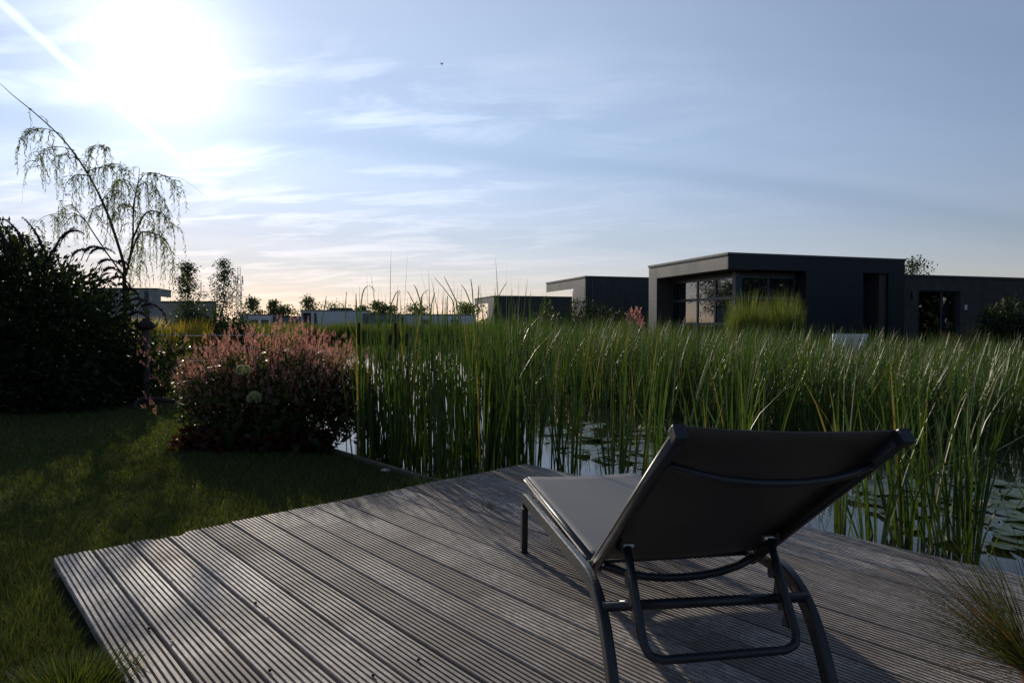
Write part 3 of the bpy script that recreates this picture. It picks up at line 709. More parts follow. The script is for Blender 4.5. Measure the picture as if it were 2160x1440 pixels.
# distant low wood line on the horizon
def treeline():
    n = 5200; a = rng.uniform(-.75, .75, n); d = rng.uniform(380, 430, n); hh = 2.2 + 1.5 * np.abs(np.sin(a * 23)) * np.abs(np.sin(a * 61 + 1))
    pos = np.stack([np.tan(a) * d, d, .2 + rng.uniform(0, 1, n) ** .7 * hh], -1)
    o = link_obj('distant_wood', leaves('distant_wood', pos, rand_dirs(n), rng.uniform(1.2, 2.6, n), rng.uniform(.9, 1.8, n)), None, M['hazed_leaf']); tag(o, 'low line of distant trees along the horizon', 'wood', kind='stuff')
treeline()
def shrub(name, center, rad, n, leaf, mat, label, group=None, seed_h=None, lw=.5, stems=14, lump=.16, cat='shrub', part_name='foliage', up=.2):
    """uneven leafy mound: leaves fill the outer shell of a lumpy dome, stems inside"""
    o = empty(name, center, label, cat, group); rx, ry, rz = rad
    d = rand_dirs(n, -.1, 1); ph = rng.uniform(0, 6.28, 6)
    lumps = 1 + lump * (np.sin(d[:, 0] * 5 + ph[0]) * np.cos(d[:, 1] * 4 + ph[1]) + .7 * np.sin(d[:, 2] * 7 + ph[2] + d[:, 0] * 6) + .5 * np.sin(d[:, 0] * 13 + ph[3]) * np.sin(d[:, 1] * 11 + ph[4]))
    r = lumps * (rng.uniform(.25, 1, n) ** .45)
    pos = d * r[:, None] * np.array([rx, ry, rz]); pos[:, 2] = np.abs(pos[:, 2]) + .01
    dr = d + rng.normal(0, .7, (n, 3)); dr[:, 2] += up
    link_obj(part_name, leaves(part_name, pos, dr, leaf * rng.uniform(.6, 1.3, n), leaf * lw * rng.uniform(.7, 1.2, n)), o, M[mat])
    m = MB()
    for k in range(stems):
        a = random.uniform(0, 6.28); q = random.uniform(.3, .85)
        m.tube([(0.08 * rx * math.cos(a), .08 * ry * math.sin(a), -.02), (rx * q * .5 * math.cos(a), ry * q * .5 * math.sin(a), rz * .5), (rx * q * math.cos(a), ry * q * math.sin(a), rz * .85 * math.sqrt(1 - q * q * .8))], .012 * rz + .004, .004, 4, cap=False)
    m.build('stem', M['bark'], o); return o
def px_shrub(name, u, vtop, D, wpx, label, n, leaf, mat, depth=None, zbase=BANK_Z, **kw):
    p = at_d(u, vtop, D); rx = wpx / 2 / 1440 * D
    return shrub(name, (p.x, D, zbase), (rx, depth or rx, p.z - zbase), n, leaf, mat, label, **kw)
px_shrub('hedge', 410, 655, 28, 112, 'dark clipped hedge at the foot of the two birches', 4200, .10, 'bush_leaf', depth=.8, lump=.05)
px_shrub('garden_bush', 462, 648, 29.5, 50, 'dark green bush below the airy birch', 1400, .12, 'tree_leaf')
px_shrub('garden_bush', 505, 663, 27, 70, 'green waterside bush right of the airy birch', 1500, .13, 'tree_leaf', zbase=0)
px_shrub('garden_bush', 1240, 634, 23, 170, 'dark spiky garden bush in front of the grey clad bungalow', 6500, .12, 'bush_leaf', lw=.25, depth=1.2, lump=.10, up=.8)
px_shrub('garden_bush', 1152, 645, 23.5, 80, 'green feathery bush left of the dark spiky one', 1700, .15, 'tree_leaf', lw=.25, depth=.9, up=.6)
px_shrub('garden_bush', 1338, 658, 21.5, 50, 'pinkish plumed bush by the left wall of the large bungalow', 800, .16, 'persicaria', lw=.2, depth=.5, up=.9)
px_shrub('garden_bush', 1300, 650, 22.0, 70, 'dark round bush behind the pinkish plumes', 1300, .12, 'bush_leaf', depth=.6)
px_shrub('hedge', 2122, 629, 17.5, 110, 'tall dark hedge at the right end of the lower wing', 3600, .10, 'bush_leaf', depth=.8, lump=.06)
px_shrub('garden_bush', 2030, 716, 15.6, 110, 'brownish grass mound in front of the wing window', 1300, .30, 'tuft', lw=.05, depth=.6, up=1.2)

tree('garden_tree', (-49.5, 68.0, BANK_Z), 9.5, 3.6, 26, 2600, .34, 'tall far garden tree behind the butterfly bush', shape='round', crown0=.2, mat='tree_leaf', clump=.12)
tree('garden_tree', (-54.5, 70.0, BANK_Z), 6.5, 2.8, 20, 1600, .34, 'lower far garden tree left of the tall one behind the butterfly bush', shape='round', crown0=.15, mat='tree_leaf', clump=.12)
# ---- fountain grasses before the large bungalow
def grass_clump(name, loc, H, rad, n, mat, label, width=.008, lean=(.02, .55), curl=(.1, 1.1), group=None, K=5, cat='ornamental grass', lmin=.55, base_r=.25, part_name='leaf_tuft', power=1.6, dome=0.0):
    o = empty(name, loc, label, cat, group)
    a = rng.uniform(0, 2 * np.pi, n); r = np.sqrt(rng.uniform(0, 1, n))
    base = np.stack([np.cos(a) * r * rad * base_r, np.sin(a) * r * rad * base_r, np.zeros(n)], -1)
    th = lean[0] + (lean[1] - lean[0]) * r * rng.uniform(.6, 1.1, n)
    me = blades(part_name, base, H * rng.uniform(lmin, 1.05, n) * np.sqrt(1 - dome * r * r), np.full(n, width), th, rng.uniform(*curl, n), az=a + rng.normal(0, .3, n), K=K, power=power)
    ob = link_obj(part_name, me, o, M[mat]); return o
for (u, lb) in ((1576, 'left pale green fountain grass clump before the dark house'), (1652, 'right pale green fountain grass clump before the dark house')):
    p = at_d(u, 627, 17.2); grass_clump('fountain_grass', (p.x, 17.2, 0), p.z + .26, .55, 1700, 'misc_grass', lb, .012, (.0, .12), (.04, .42), 'fountain grasses before the dark house', lmin=.5, base_r=.62, dome=.55)

# ---- butterfly bush on the left
def butterfly_bush():
    c = Vector((-7.2, 9.0, LAWN_Z)); o = empty('butterfly_bush', c, 'large dark butterfly bush with drooping flower spikes at the lawn edge', 'shrub')
    n = 38000
    d = rand_dirs(n, -.25, 1)
    lumps = 1 + .10 * (np.sin(d[:, 0] * 5 + 1) * np.cos(d[:, 1] * 6) + np.sin(d[:, 0] * 11 + d[:, 2] * 7)) + .06 * np.sin(d[:, 0] * 23 + d[:, 2] * 19)
    cz = np.abs(d[:, 2]); sz = np.sqrt(np.clip(1 - cz * cz, 0, 1)); box = (cz ** 3.4 + sz ** 3.4) ** (-1 / 3.4)
    r = lumps * box * rng.uniform(.12, 1, n) ** .38
    pos = d * r[:, None] * np.array([2.26, 1.30, 2.16]); pos[:, 2] = np.where(pos[:, 2] < 0, rng.uniform(0.02, .7, n), pos[:, 2])
    dr = d * .8 + rng.normal(0, .6, (n, 3)); dr[:, 2] += .1
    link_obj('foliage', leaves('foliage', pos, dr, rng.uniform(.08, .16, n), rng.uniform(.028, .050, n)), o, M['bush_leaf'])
    st = MB()
    for k in range(46):
        a = random.uniform(0, 6.28); q = random.uniform(.2, .9)
        st.tube([(.2 * math.cos(a), .15 * math.sin(a), 0), (1.2 * q * math.cos(a), .7 * q * math.sin(a), 1.0), (2.3 * q * math.cos(a), 1.2 * q * math.sin(a), 1.95 * math.sqrt(1 - q * q * .85))], .018, .005, 4, cap=False)
    st.build('stem', M['bark'], o)
    # drooping spikes: photo silhouettes along the top and right side
    sp = [(2, 492, -20, 62), (34, 484, -16, 70), (75, 490, -10, 80), (128, 502, 20, 72), (150, 487, 55, 60), (196, 520, 60, 50), (213, 523, 62, 54), (165, 528, 45, 40), (235, 548, 75, 58), (240, 566, 80, 46), (262, 552, 90, 30),
          (256, 585, 85, 44), (262, 600, 92, 30), (283, 612, 96, 50), (295, 630, 75, 54), (330, 645, 92, 70), (303, 662, 95, 60), (290, 700, 100, 40), (300, 724, 115, 40), (110, 530, 15, 44), (60, 515, -12, 50), (20, 520, -20, 46), (225, 590, 70, 40)]
    for k, (u, v, ang, ln) in enumerate(sp):
        D = 8.55 + random.uniform(-.35, .35); p0 = at_d(u, v, D); Ls = ln / 1440 * D * .98
        a = R(ang); az = random.uniform(-.5, .5)
        pts = []
        for q in range(7):
            s = q / 6; th = a * .55 + a * .6 * s + (.3 if a > 0 else -.3) * s
            pts.append(Vector((math.sin(th) * Ls * s * math.cos(az), math.sin(az) * .4 * Ls * s, math.cos(th) * Ls * s)))
        off = p0 - pts[3] - c
        pp = [q + off for q in pts]
        m = MB(); m.tube([pp[0] - Vector((math.sin(a) * .05, 0, .10)), pp[0]], .006, .005, 4, cap=False)
        o2 = m.build('flower_stalk', M['bark'], o)
        m = MB(); nq = len(pp); m.sweep(pp, [(.018 * math.cos(j * 1.047), .018 * math.sin(j * 1.047)) for j in range(6)], (.2, .9, .3), [.5] + [max(.12, (1 - q / (nq - 1)) ** .7) * random.uniform(.85, 1.15) for q in range(1, nq)]); m.build('flower_spike', M['buddleja_spike'], o)
        nn = 240; t = rng.uniform(0, 1, nn); i0 = np.minimum((t * 6).astype(int), 5); f = t * 6 - i0; A = np.array([tuple(q) for q in pp])
        P = A[i0] * (1 - f[:, None]) + A[i0 + 1] * f[:, None]; rr = .022 * (1 - t * .75); P = P + rand_dirs(nn) * rr[:, None]
        link_obj('florets', leaves('florets', P, rand_dirs(nn), rng.uniform(.010, .02, nn), rng.uniform(.010, .017, nn)), o, M['buddleja_spike'])
    return o
butterfly_bush()
# a second, lower shrub behind its right side
shrub('garden_bush', (-5.15, 9.9, LAWN_Z), (.55, .5, 1.05), 1500, .09, 'perennial_leaf', 'sunlit green bush between the butterfly bush and the round-capped post')

# ---- weeping willow
def willow():
    D = 11.0; base = at_d(262, 700, D); base.z = 0.0
    o = empty('willow_tree', base, 'thin young weeping willow leaning behind the butterfly bush', 'tree')
    def P(u, v, dy=0.0):
        q = at_d(u, v, D + dy); return q - base
    tr = MB(); tr.tube([Vector((0, 0, -.05)), P(263, 660), P(263, 620), P(262, 584)], .040, .030, 8)
    br = MB(); lines = []
    def limb(pts, r0, r1, dy0, dy1):
        n = len(pts); Q = [P(u, v, dy0 + (dy1 - dy0) * i / (n - 1)) for i, (u, v) in enumerate(pts)]
        S = smooth_path(Q, 4); br.tube(S, r0, r1, 6); lines.append(S); return S
    A = limb([(262, 584), (261, 557), (244, 500), (228, 454), (211, 415), (183, 363), (150, 315), (118, 279), (69, 235), (28, 202), (0, 177), (-50, 140)], .026, .0015, 0, -.5)
    B = limb([(262, 584), (271, 557), (280, 504), (282, 438), (292, 382), (294, 354)], .024, .003, 0, .3)
    C = limb([(260, 578), (242, 557), (200, 496), (178, 463), (155, 450), (142, 452), (110, 452), (85, 462), (68, 482)], .013, .002, 0, .8)
    E_ = limb([(280, 504), (300, 460), (314, 446), (335, 447), (350, 456), (364, 476)], .016, .003, .1, -.6)
    limb([(274, 545), (290, 500), (304, 489), (328, 493), (350, 508), (362, 535), (370, 575)], .014, .003, .05, -.4)
    limb([(118, 279), (98, 272), (78, 271), (62, 278), (50, 290)], .005, .002, -.35, -.6)
    limb([(150, 315), (130, 310), (108, 310), (90, 318), (80, 330), (77, 352)], .006, .002, -.3, 0)
    limb([(170, 340), (150, 327), (133, 324), (124, 336), (119, 372)], .006, .002, -.25, .3)
    limb([(183, 363), (200, 356), (222, 350), (246, 346), (262, 356), (273, 374)], .008, .002, -.2, -.7)
    limb([(178, 355), (192, 322), (200, 308), (215, 306), (228, 312)], .004, .0015, -.2, -.2)
    limb([(190, 372), (165, 368), (148, 378), (136, 398), (131, 450)], .007, .002, -.2, -.6)
    limb([(292, 385), (305, 368), (320, 364), (346, 370), (366, 382), (376, 404)], .008, .002, .3, .1)
    limb([(286, 410), (272, 384), (258, 378), (245, 386), (238, 402)], .007, .002, .3, .7)
    limb([(290, 395), (310, 384), (328, 396), (340, 420), (345, 444)], .006, .002, .3, .8)
    limb([(222, 432), (205, 436), (194, 446), (188, 470)], .007, .002, -.1, -.5)
    limb([(216, 422), (232, 404), (250, 402), (264, 416), (270, 440)], .007, .002, -.1, .4)
    limb([(282, 440), (262, 430), (246, 440), (240, 466)], .006, .002, .2, -.3)
    limb([(178, 463), (160, 440), (146, 432), (132, 440), (122, 462)], .006, .002, .4, .1)
    limb([(300, 460), (318, 470), (335, 490), (342, 520)], .006, .002, 0, .4)
    limb([(262, 584), (285, 540), (297, 520), (300, 545), (285, 575)], .004, .002, 0, .2)
    limb([(338, 372), (380, 376), (405, 392), (440, 418)], .003, .001, .1, .1)
    limb([(80, 330), (62, 355), (50, 385), (46, 430)], .003, .001, 0, .1)
    tr.build('trunk', M['willow_bark'], o); br.build('branch', M['willow_bark'], o)
    # hanging shoots with narrow leaves
    sh = MB(); LP = []; LD = []
    for li, S in enumerate(lines):
        n = len(S)
        for i in range(n):
            s = i / n
            if li == 0 and (s < .28 or s > .74): continue
            if li in (1, 2) and s < .35: continue
            dens = .30 if li == 0 else .6 if li in (1,) else 1.0
            if li >= len(lines) - 2: dens = .0
            for _ in range(3):
                if random.random() > .30 * dens: continue
                b = S[i]; az = random.uniform(0, 6.28); ln = random.uniform(.18, .62)
                out = random.uniform(.05, .22); pts = []
                for q in range(7):
                    k = q / 6; pts.append(b + Vector((math.cos(az) * out * math.sin(k * 1.7), math.sin(az) * out * math.sin(k * 1.7), .06 * math.sin(k * 3.0) - ln * k ** 1.4)))
                sh.tube(pts, .0022, .001, 3, cap=False)
                nl = int(ln / .021)
                for q in range(nl):
                    k = (q + random.random()) / nl * 6; j = min(5, int(k)); p = pts[j].lerp(pts[j + 1], k - j); t = (pts[j + 1] - pts[j]).normalized()
                    LP.append(tuple(p)); v = t * .9 + Vector((random.gauss(0, .45), random.gauss(0, .45), -.15)); LD.append(tuple(v))
            # leaves on the branch itself
            if li > 2 and s > .3 and li < len(lines) - 2:
                for _ in range(4): LP.append(tuple(S[i] + Vector((random.gauss(0, .02), random.gauss(0, .02), random.gauss(0, .02))))); LD.append((random.gauss(0, .6), random.gauss(0, .6), -.6))
    tag(sh.build('twig', M['willow_bark'], o), kind='stuff')
    n = len(LP); link_obj('foliage', leaves('foliage', np.array(LP), np.array(LD), rng.uniform(.05, .10, n), rng.uniform(.009, .015, n)), o, M['willow_leaf'])
willow()

# ---- pink flowering perennial with hydrangea heads, hosta leaves and red foliage at its foot
def spike_mesh(k):
    g = np.random.default_rng(300 + k); h = float(g.uniform(.040, .070)); n = 22
    z = np.linspace(.0, 1, n) ** .9 * h; a = np.arange(n) * 2.4 + g.uniform(0, 6); r = .0022 * (1 - z / h * .7)
    pos = np.stack([np.cos(a) * r, np.sin(a) * r, z], -1); d = np.stack([np.cos(a), np.sin(a), g.uniform(.2, 1.2, n)], -1)
    sz = .0105 * (1 - .62 * z / h) * g.uniform(.8, 1.2, n)
    V, F = leaf_arrays(pos, d, sz, sz * .75); me = np_mesh('flower_spike', V, F, np.repeat(g.uniform(0, 1, n), 4)); me.materials.append(M['persicaria']); return me
def flower_bush():
    c = Vector((-2.16, 6.32, LAWN_Z)); o = empty('persicaria_plant', c, 'wide clump of pink bistort flower spikes between lawn and pond', 'flowering plant')
    rx, ry, H = .86, .62, .97
    def top(x, y):
        q = np.clip(1 - (x / (rx * 1.12)) ** 2 - (y / (ry * 1.15)) ** 2, 0, 1)
        return H * q ** .34 * (1 + .05 * np.sin(x * 9 + 1) * np.cos(y * 7)) * (1 + .10 * np.clip(x / rx, -1, 1) * 0)
    n = 9000; a = rng.uniform(0, 6.28, n); r = np.sqrt(rng.uniform(0, 1, n)); x = rx * r * np.cos(a); y = ry * r * np.sin(a)
    z = top(x, y) * rng.uniform(.02, 1, n) ** .8 * .88
    pos = np.stack([x, y, z], -1); dr = rand_dirs(n); dr[:, 0] += x; dr[:, 1] += y
    link_obj('foliage', leaves('foliage', pos, dr, rng.uniform(.04, .10, n), rng.uniform(.018, .04, n)), o, M['perennial_leaf'])
    # stems reaching above the leaves
    ns = 900; a = rng.uniform(0, 6.28, ns); r = np.sqrt(rng.uniform(0, 1, ns)) * 1.05; x = rx * r * np.cos(a); y = ry * r * np.sin(a)
    # more of them on the side that faces the viewer and at the left flank
    zt = top(x * .96, y * .96) * rng.uniform(.70, 1.13, ns) + .02
    low = rng.uniform(0, 1, ns) < .35; zt = np.where(low, zt * rng.uniform(.55, .95, ns), zt)
    base = np.stack([x * .72, y * .72, np.maximum(zt - .45, 0)], -1); tip = np.stack([x * 1.02, y * 1.02, zt], -1)
    V = []; F = []; st = MB()
    for k in range(ns):
        b, t = Vector(base[k]), Vector(tip[k]); st.tube([b, b.lerp(t, .5), t], .0028, .0018, 3, cap=False)
    for (u, v) in ((308, 720), (300, 745), (318, 760), (325, 800), (310, 840), (318, 852), (340, 740), (350, 720), (372, 708), (400, 720)):
        t = at_d(u, v, 6.1) - c; st.tube([Vector((-.6, -.05, .15)), Vector((-.6, -.05, .15)).lerp(t, .6) + Vector((0, 0, .06)), t], .003, .002, 3, cap=False); tip = np.concatenate([tip, [tuple(t)]]); base = np.concatenate([base, [tuple(t - Vector((-.10, 0, .2)))]])
    st.build('stem', M['red_leaf'], o)
    kinds = [spike_mesh(k) for k in range(8)]; random.seed(5)
    order = np.argsort(tip[:, 1] - .3 * tip[:, 2]); SV = []; SF = []; nv = 0; SA = []
    for q, k in enumerate(order):
        d = Vector(tip[k] - base[k]).normalized(); d = (d + Vector((random.gauss(0, .12), random.gauss(0, .12), .2))).normalized()
        sc = random.uniform(.85, 1.5); Mx = Matrix.Translation(Vector(tip[k])) @ d.to_track_quat('Z', 'Y').to_matrix().to_4x4() @ Matrix.Scale(sc, 4)
        if q < 300:
            s = link_obj('flower_spike', kinds[q % 8], o); s.matrix_basis = Mx
        else:
            me = kinds[q % 8]
            SV += [tuple(Mx @ v.co) for v in me.vertices]; SF += [tuple(i + nv for i in p.vertices) for p in me.polygons]; nv += len(me.vertices)
    # side spikes: every stem branches
    for q, k in enumerate(order):
        for _ in range(4):
            t = Vector(tip[k]); b = Vector(base[k]); p = b.lerp(t, random.uniform(.55, .95)) + Vector((random.gauss(0, .03), random.gauss(0, .03), random.gauss(0, .02)))
            d = Vector((random.gauss(0, .35), random.gauss(0, .35), 1)).normalized(); Mx = Matrix.Translation(p) @ d.to_track_quat('Z', 'Y').to_matrix().to_4x4() @ Matrix.Scale(random.uniform(.7, 1.2), 4)
            me = kinds[(q + _) % 8]; SV += [tuple(Mx @ v.co) for v in me.vertices]; SF += [tuple(i + nv for i in p_.vertices) for p_ in me.polygons]; nv += len(me.vertices)
    me = bpy.data.meshes.new('flower_spike_mass'); me.from_pydata(SV, [], SF); me.update()
    at = me.attributes.new('var', 'FLOAT', 'POINT'); at.data.foreach_set('value', rng.uniform(0, 1, len(SV)).astype(np.float32))
    tag(link_obj('flower_spike_mass', me, o, M['persicaria']), kind='stuff')
    # red foliage at the foot
    rd = empty('coral_bells_plant', c + Vector((-.30, -.62, 0)), 'dark red leaved ground plant at the foot of the pink flowers', 'plant')
    n = 900; x = rng.uniform(-.35, .95, n); y = rng.normal(0, .07, n); z = rng.uniform(0, .18, n)
    link_obj('foliage', leaves('foliage', np.stack([x, y, z], -1), rand_dirs(n, -.3, .8), rng.uniform(.05, .09, n), rng.uniform(.04, .07, n)), rd, M['red_leaf'])
    link_obj('stem', blades('stem', np.stack([x[:120], y[:120], np.zeros(120)], -1), rng.uniform(.08, .2, 120), np.full(120, .004), rng.uniform(0, .4, 120), rng.uniform(0, .4, 120), K=3), rd, M['red_leaf'])
    # hydrangea
    hy = empty('hydrangea', c + Vector((.0, -.50, 0)), 'hydrangea with two pale green flower heads in front of the pink spikes', 'shrub')
    stm = MB(); hc = c + Vector((.0, -.50, 0))
    for (u, v, D, rr) in ((536, 841, 5.50, .052), (513, 783, 5.62, .050)):
        p = at_d(u, v, D) - hc; stm.tube([Vector((0, .05, 0)), Vector((p.x * .4, p.y * .5, p.z * .6)), p], .006, .004, 5)
        n = 260; dd = rand_dirs(n, -.35, 1); pos = dd * rr * rng.uniform(.75, 1.0, n)[:, None] + np.array(tuple(p)); t = dd + rng.normal(0, .8, (n, 3))
        link_obj('flower_head', leaves('flower_head', pos, t, rng.uniform(.014, .022, n), rng.uniform(.013, .020, n)), hy, M['hydrangea'])
    stm.build('stem', M['bark'], hy)
    n = 340; pos = np.stack([rng.normal(0, .20, n), rng.normal(-.02, .06, n), rng.uniform(.05, .52, n)], -1); d = rand_dirs(n, -.7, .3); d[:, 1] -= .5
    link_obj('foliage', leaves('foliage', pos, d, rng.uniform(.06, .12, n), rng.uniform(.04, .07, n)), hy, M['perennial_leaf'])
    # hosta: big leaves, each its own part
    ho = empty('hosta_plant', c + Vector((.15, -.66, 0)), 'hosta with broad drooping leaves in the shade below the hydrangea', 'plant'); lm = []
    for k in range(5):
        Lf = .20 + .02 * k; m = MB(); V = []; F = []; ns_ = 7
        for q in range(ns_):
            t = q / (ns_ - 1); w = .055 * math.sin(math.pi * min(1, t * .92 + .08)) ** .8 + .003
            for a_ in (-1, -.5, 0, .5, 1): V.append((Lf * t * (1 - .25 * t), a_ * w, .05 * math.sin(t * 2.6) - .10 * t * t + .014 * abs(a_)))
        for q in range(ns_ - 1):
            for b_ in range(4): F.append((q * 5 + b_, q * 5 + b_ + 1, (q + 1) * 5 + b_ + 1, (q + 1) * 5 + b_))
        me = m.add(V, F).mesh('leaf', True); me.materials.append(M['hosta']); lm.append(me)
    for k in range(46):
        l = link_obj('leaf', lm[k % 5], ho); l.location = (random.uniform(-.42, .46), random.gauss(-.02, .07), random.uniform(.05, .30)); l.rotation_euler = (random.gauss(0, .25), random.uniform(.3, 1.15), random.uniform(-math.pi, 0) + random.gauss(0, .3)); s = random.uniform(.5, .9); l.scale = (s, s, s)
flower_bush()

# ---- gate post, jetty railing, lawn edging
def post_and_rail():
    p = at_z(307, 850, LAWN_Z); zt = at_d(311, 692, p.y).z - LAWN_Z
    o = empty('gate_post', p, 'thick weathered round post with dark rounded cap beside the bush', 'post')
    m = MB(); m.tube([(0, 0, -.1), (0.01, 0, zt * .5), (.02, 0, zt)], .056, .050, 12); m.build('shaft', M['post_wood'], o, True)
    cm = MB(); cm.lathe([(.05, zt - .02), (.115, zt + .005), (.125, zt + .03), (.10, zt + .075), (.055, zt + .10), (.045, zt + .13), (.01, zt + .14)], 12, (.02, 0, 0)); cm.build('cap', M['cap_wood'], o, True)
    lg = empty('driftwood_log', at_z(312, 862, LAWN_Z), 'short dark curved log lying at the foot of the round-capped post', 'log')
    MB().tube(smooth_path([(-.12, -.1, .02), (-.09, -.06, .10), (0, -.02, .13), (.16, .05, .11), (.30, .1, .08)], 4), .035, .028, 8).build('trunk', M['cap_wood'], lg, True)
    D = 12.2; x0 = at_d(300, 706, D).x; z0 = at_d(300, 816, D).z
    j = empty('jetty', (x0, D, z0), 'wooden jetty with wire railing behind the pink flowers', 'jetty')
    for k in range(24):
        MB().box(k * .14 - .6, k * .14 - .6 + .132, -.02 + random.uniform(-.01, .01), 1.1, -.03, random.uniform(-.002, .002)).build('plank', M['edge_wood'], j)
    MB().box(-.6, 2.76, .0, .05, -.17, -.032).build('beam', M['cap_wood'], j)
    for k, u in enumerate((287, 334, 387, 450, 520)):
        x = at_d(u, 702, D).x - x0; zt2 = at_d(u, 702, D).z - z0
        MB().box(x - .035, x + .035, -.09, -.025, -.9, zt2).build('post', M['cap_wood'], j, bevel=.006)
    for v in (706.5, 732.5, 759, 786):
        z = at_d(0, v, D).z - z0; MB().tube([(-.5, -.105, z), (1.0, -.105, z - .004), (2.4, -.105, z)], .008, n=6).build('rail', M['wire'], j)
    # edging boards of the lawn
    e = empty('lawn_edging', (-.54, 4.6, LAWN_Z), 'low wooden edging boards between the lawn and the reeds', 'edging')
    P = [Vector((.05, 4.31)), Vector((-.54, 4.60)), Vector((-1.6, 5.83)), Vector((-3.03, 7.58)), Vector((-4.2, 8.97))]
    for k in range(4):
        a, b = P[k] - Vector((-.54, 4.6)), P[k + 1] - Vector((-.54, 4.6))
        m = MB(); m.sweep([(a.x, a.y, -.03), (b.x, b.y, -.03)], rsec(.035, .12, .006)); m.build('board', M['edge_wood'], e)
        m = MB(); q = a.lerp(b, .5); m.tube([(q.x + .04, q.y + .03, -.5), (q.x + .04, q.y + .03, .03)], .025, .025, 8); m.build('stake', M['cap_wood'], e)
    s = MB(); s.lathe([(.004, 0), (.030, .004), (.034, .014), (.02, .026), (.003, .03)], 9); so = s.build('pebble', M['pale_leaf'], None, True); so.location = at_z(813, 994, LAWN_Z + .012); so.scale = (1.1, .8, .7); tag(so, 'pale pebble on the grass by the lawn edging', 'pebble')
post_and_rail()

# ---- telecom mast
def mast():
    D = 210; p = at_d(504, 563, D); b = BANK_Z; Ht = p.z - b; hp = at_d(0, 600, D).z - b
    o = empty('telecom_mast', (p.x, D, b), 'slender lattice telecom mast on the horizon beside the airy birch', 'mast')
    m = MB(); w = .55
    C = [(-w, -w), (w, -w), (w, w), (-w, w)]
    for (x, y) in C: m.tube([(x, y, 0), (x, y, hp)], .10, n=4)
    for k in range(9):
        z0, z1 = hp * k / 9, hp * (k + 1) / 9
        for q in range(4): a, c_ = C[q], C[(q + 1) % 4]; m.tube([(a[0], a[1], z0), (c_[0], c_[1], z1)], .05, n=3)
    m.build('lattice_shaft', M['steel'], o)
    m = MB(); m.box(-1.0, 1.0, -1.0, 1.0, hp, hp + .12)
    for (x, y) in ((-.95, -.95), (.95, -.95), (.95, .95), (-.95, .95)): m.tube([(x, y, hp + .12), (x, y, hp + 1.4)], .06, n=4)
    m.build('platform', M['steel'], o)
    for (x, y) in ((-1.0, 0), (1.0, 0), (0, -1.0)): MB().box(x - .14, x + .14, y - .12, y + .12, hp + .3, hp + 2.6).build('antenna', M['steel'], o)
    m = MB()
    for x in (-.45, .45): m.tube([(x, 0, hp + .12), (x, 0, Ht)], .07, n=4)
    for k in range(8): z = hp + 1.5 + (Ht - hp - 1.6) * k / 7; m.tube([(-.45, 0, z), (.45, 0, z)], .05, n=3)
    m.build('upper_ladder', M['steel'], o)
mast()

# ---- neighbour's jetty and white board in the reeds
def reeds_things():
    D = 13.0; a = at_d(2015, 778, D); o = empty('jetty', (a.x, D, a.z), 'grey wooden landing on posts half hidden by reeds at right', 'jetty')
    for k in range(14): MB().box(k * .15, k * .15 + .142, 0, 1.4, -.035, random.uniform(-.002, .003)).build('plank', M['edge_wood'], o)
    MB().box(.0, 2.1, -.04, -.002, -.17, -.004).build('fascia_board', M['panel_grey'], o)
    for x in (.15, 1.0, 1.9): MB().box(x, x + .1, .05, .15, -.9, -.036).build('post', M['cap_wood'], o)
    D = 13.4; a = at_d(1757, 704, D); b = at_d(1831, 750, D); w = b.x - a.x; hh = a.z - b.z
    o = empty('white_board', ((a.x + b.x) / 2, D, b.z), 'weathered white board on two posts standing among the reeds', 'board')
    m = MB(); m.add([(-w / 2, 0, 0), (w / 2 - .09, 0, 0), (w / 2, 0, hh), (-w / 2, 0, hh), (-w / 2, .03, 0), (w / 2 - .09, .03, 0), (w / 2, .03, hh), (-w / 2, .03, hh)], [(0, 1, 2, 3), (7, 6, 5, 4), (1, 5, 6, 2), (0, 4, 5, 1)[::-1], (0, 3, 7, 4), (3, 2, 6, 7)])
    m.build('panel', M['white_paint'], o)
    for (x, z, sx, sz) in ((w * .30, hh * .72, .03, .012), (w * .27, hh * .40, .05, .01), (-.1, hh * .3, .02, .008)): MB().box(x - sx, x + sx, -.006, -.001, z - sz, z + sz).build('dark_mark', M['frame_dark'], o)
    for x in (-w / 2 + .08, w / 2 - .18): MB().box(x, x + .05, .032, .08, -.9, hh - .05).build('post', M['cap_wood'], o)
reeds_things()

# ================================================================== REEDS
def cattail_mesh(k, tall=1.0):
    g = np.random.default_rng(500 + k); n = int(g.integers(6, 10))
    a = g.uniform(0, 6.28, n); base = np.stack([np.cos(a) * .025, np.sin(a) * .025, np.full(n, -.15)], -1)
    ln = g.uniform(.75, 1.12, n) * 1.42 * tall + .15; th = np.abs(g.normal(.04, .07, n)); cu = np.abs(g.normal(.10, .14, n))
    big = g.uniform(0, 1, n) < .15; cu = np.where(big, g.uniform(.7, 1.9, n), cu)
    V, F, m = blade_arrays(base, ln, g.uniform(.008, .0165, n), th, cu, a, a + np.pi / 2 + g.normal(0, .5, n), 8, 2.6, wprof=[.9, 1, 1, 1, .92, .78, .5, .08])
    me = np_mesh('leaf_fan', V, F, np.repeat(g.uniform(0, 1, n), m)); me.materials.append(M['reed']); return me
CAT = [cattail_mesh(k) for k in range(26)]
C0 = (.28, 4.76)
def near_density(x, y):
    # clumpy stand: noise from a few sines
    q = .5 + .25 * np.sin(x * 5.1 + y * 2.3) + .25 * np.sin(x * 2.2 - y * 4.7 + 1.3)
    return np.clip((q - .25) * 1.5, .04, 1)
NEAR_L = [(-.05, 4.52), (-.50, 4.78), (-1.28, 5.80), (-1.42, 6.6), (-1.1, 7.6), (-.2, 7.2), (.1, 6.0), (.25, 5.1)]
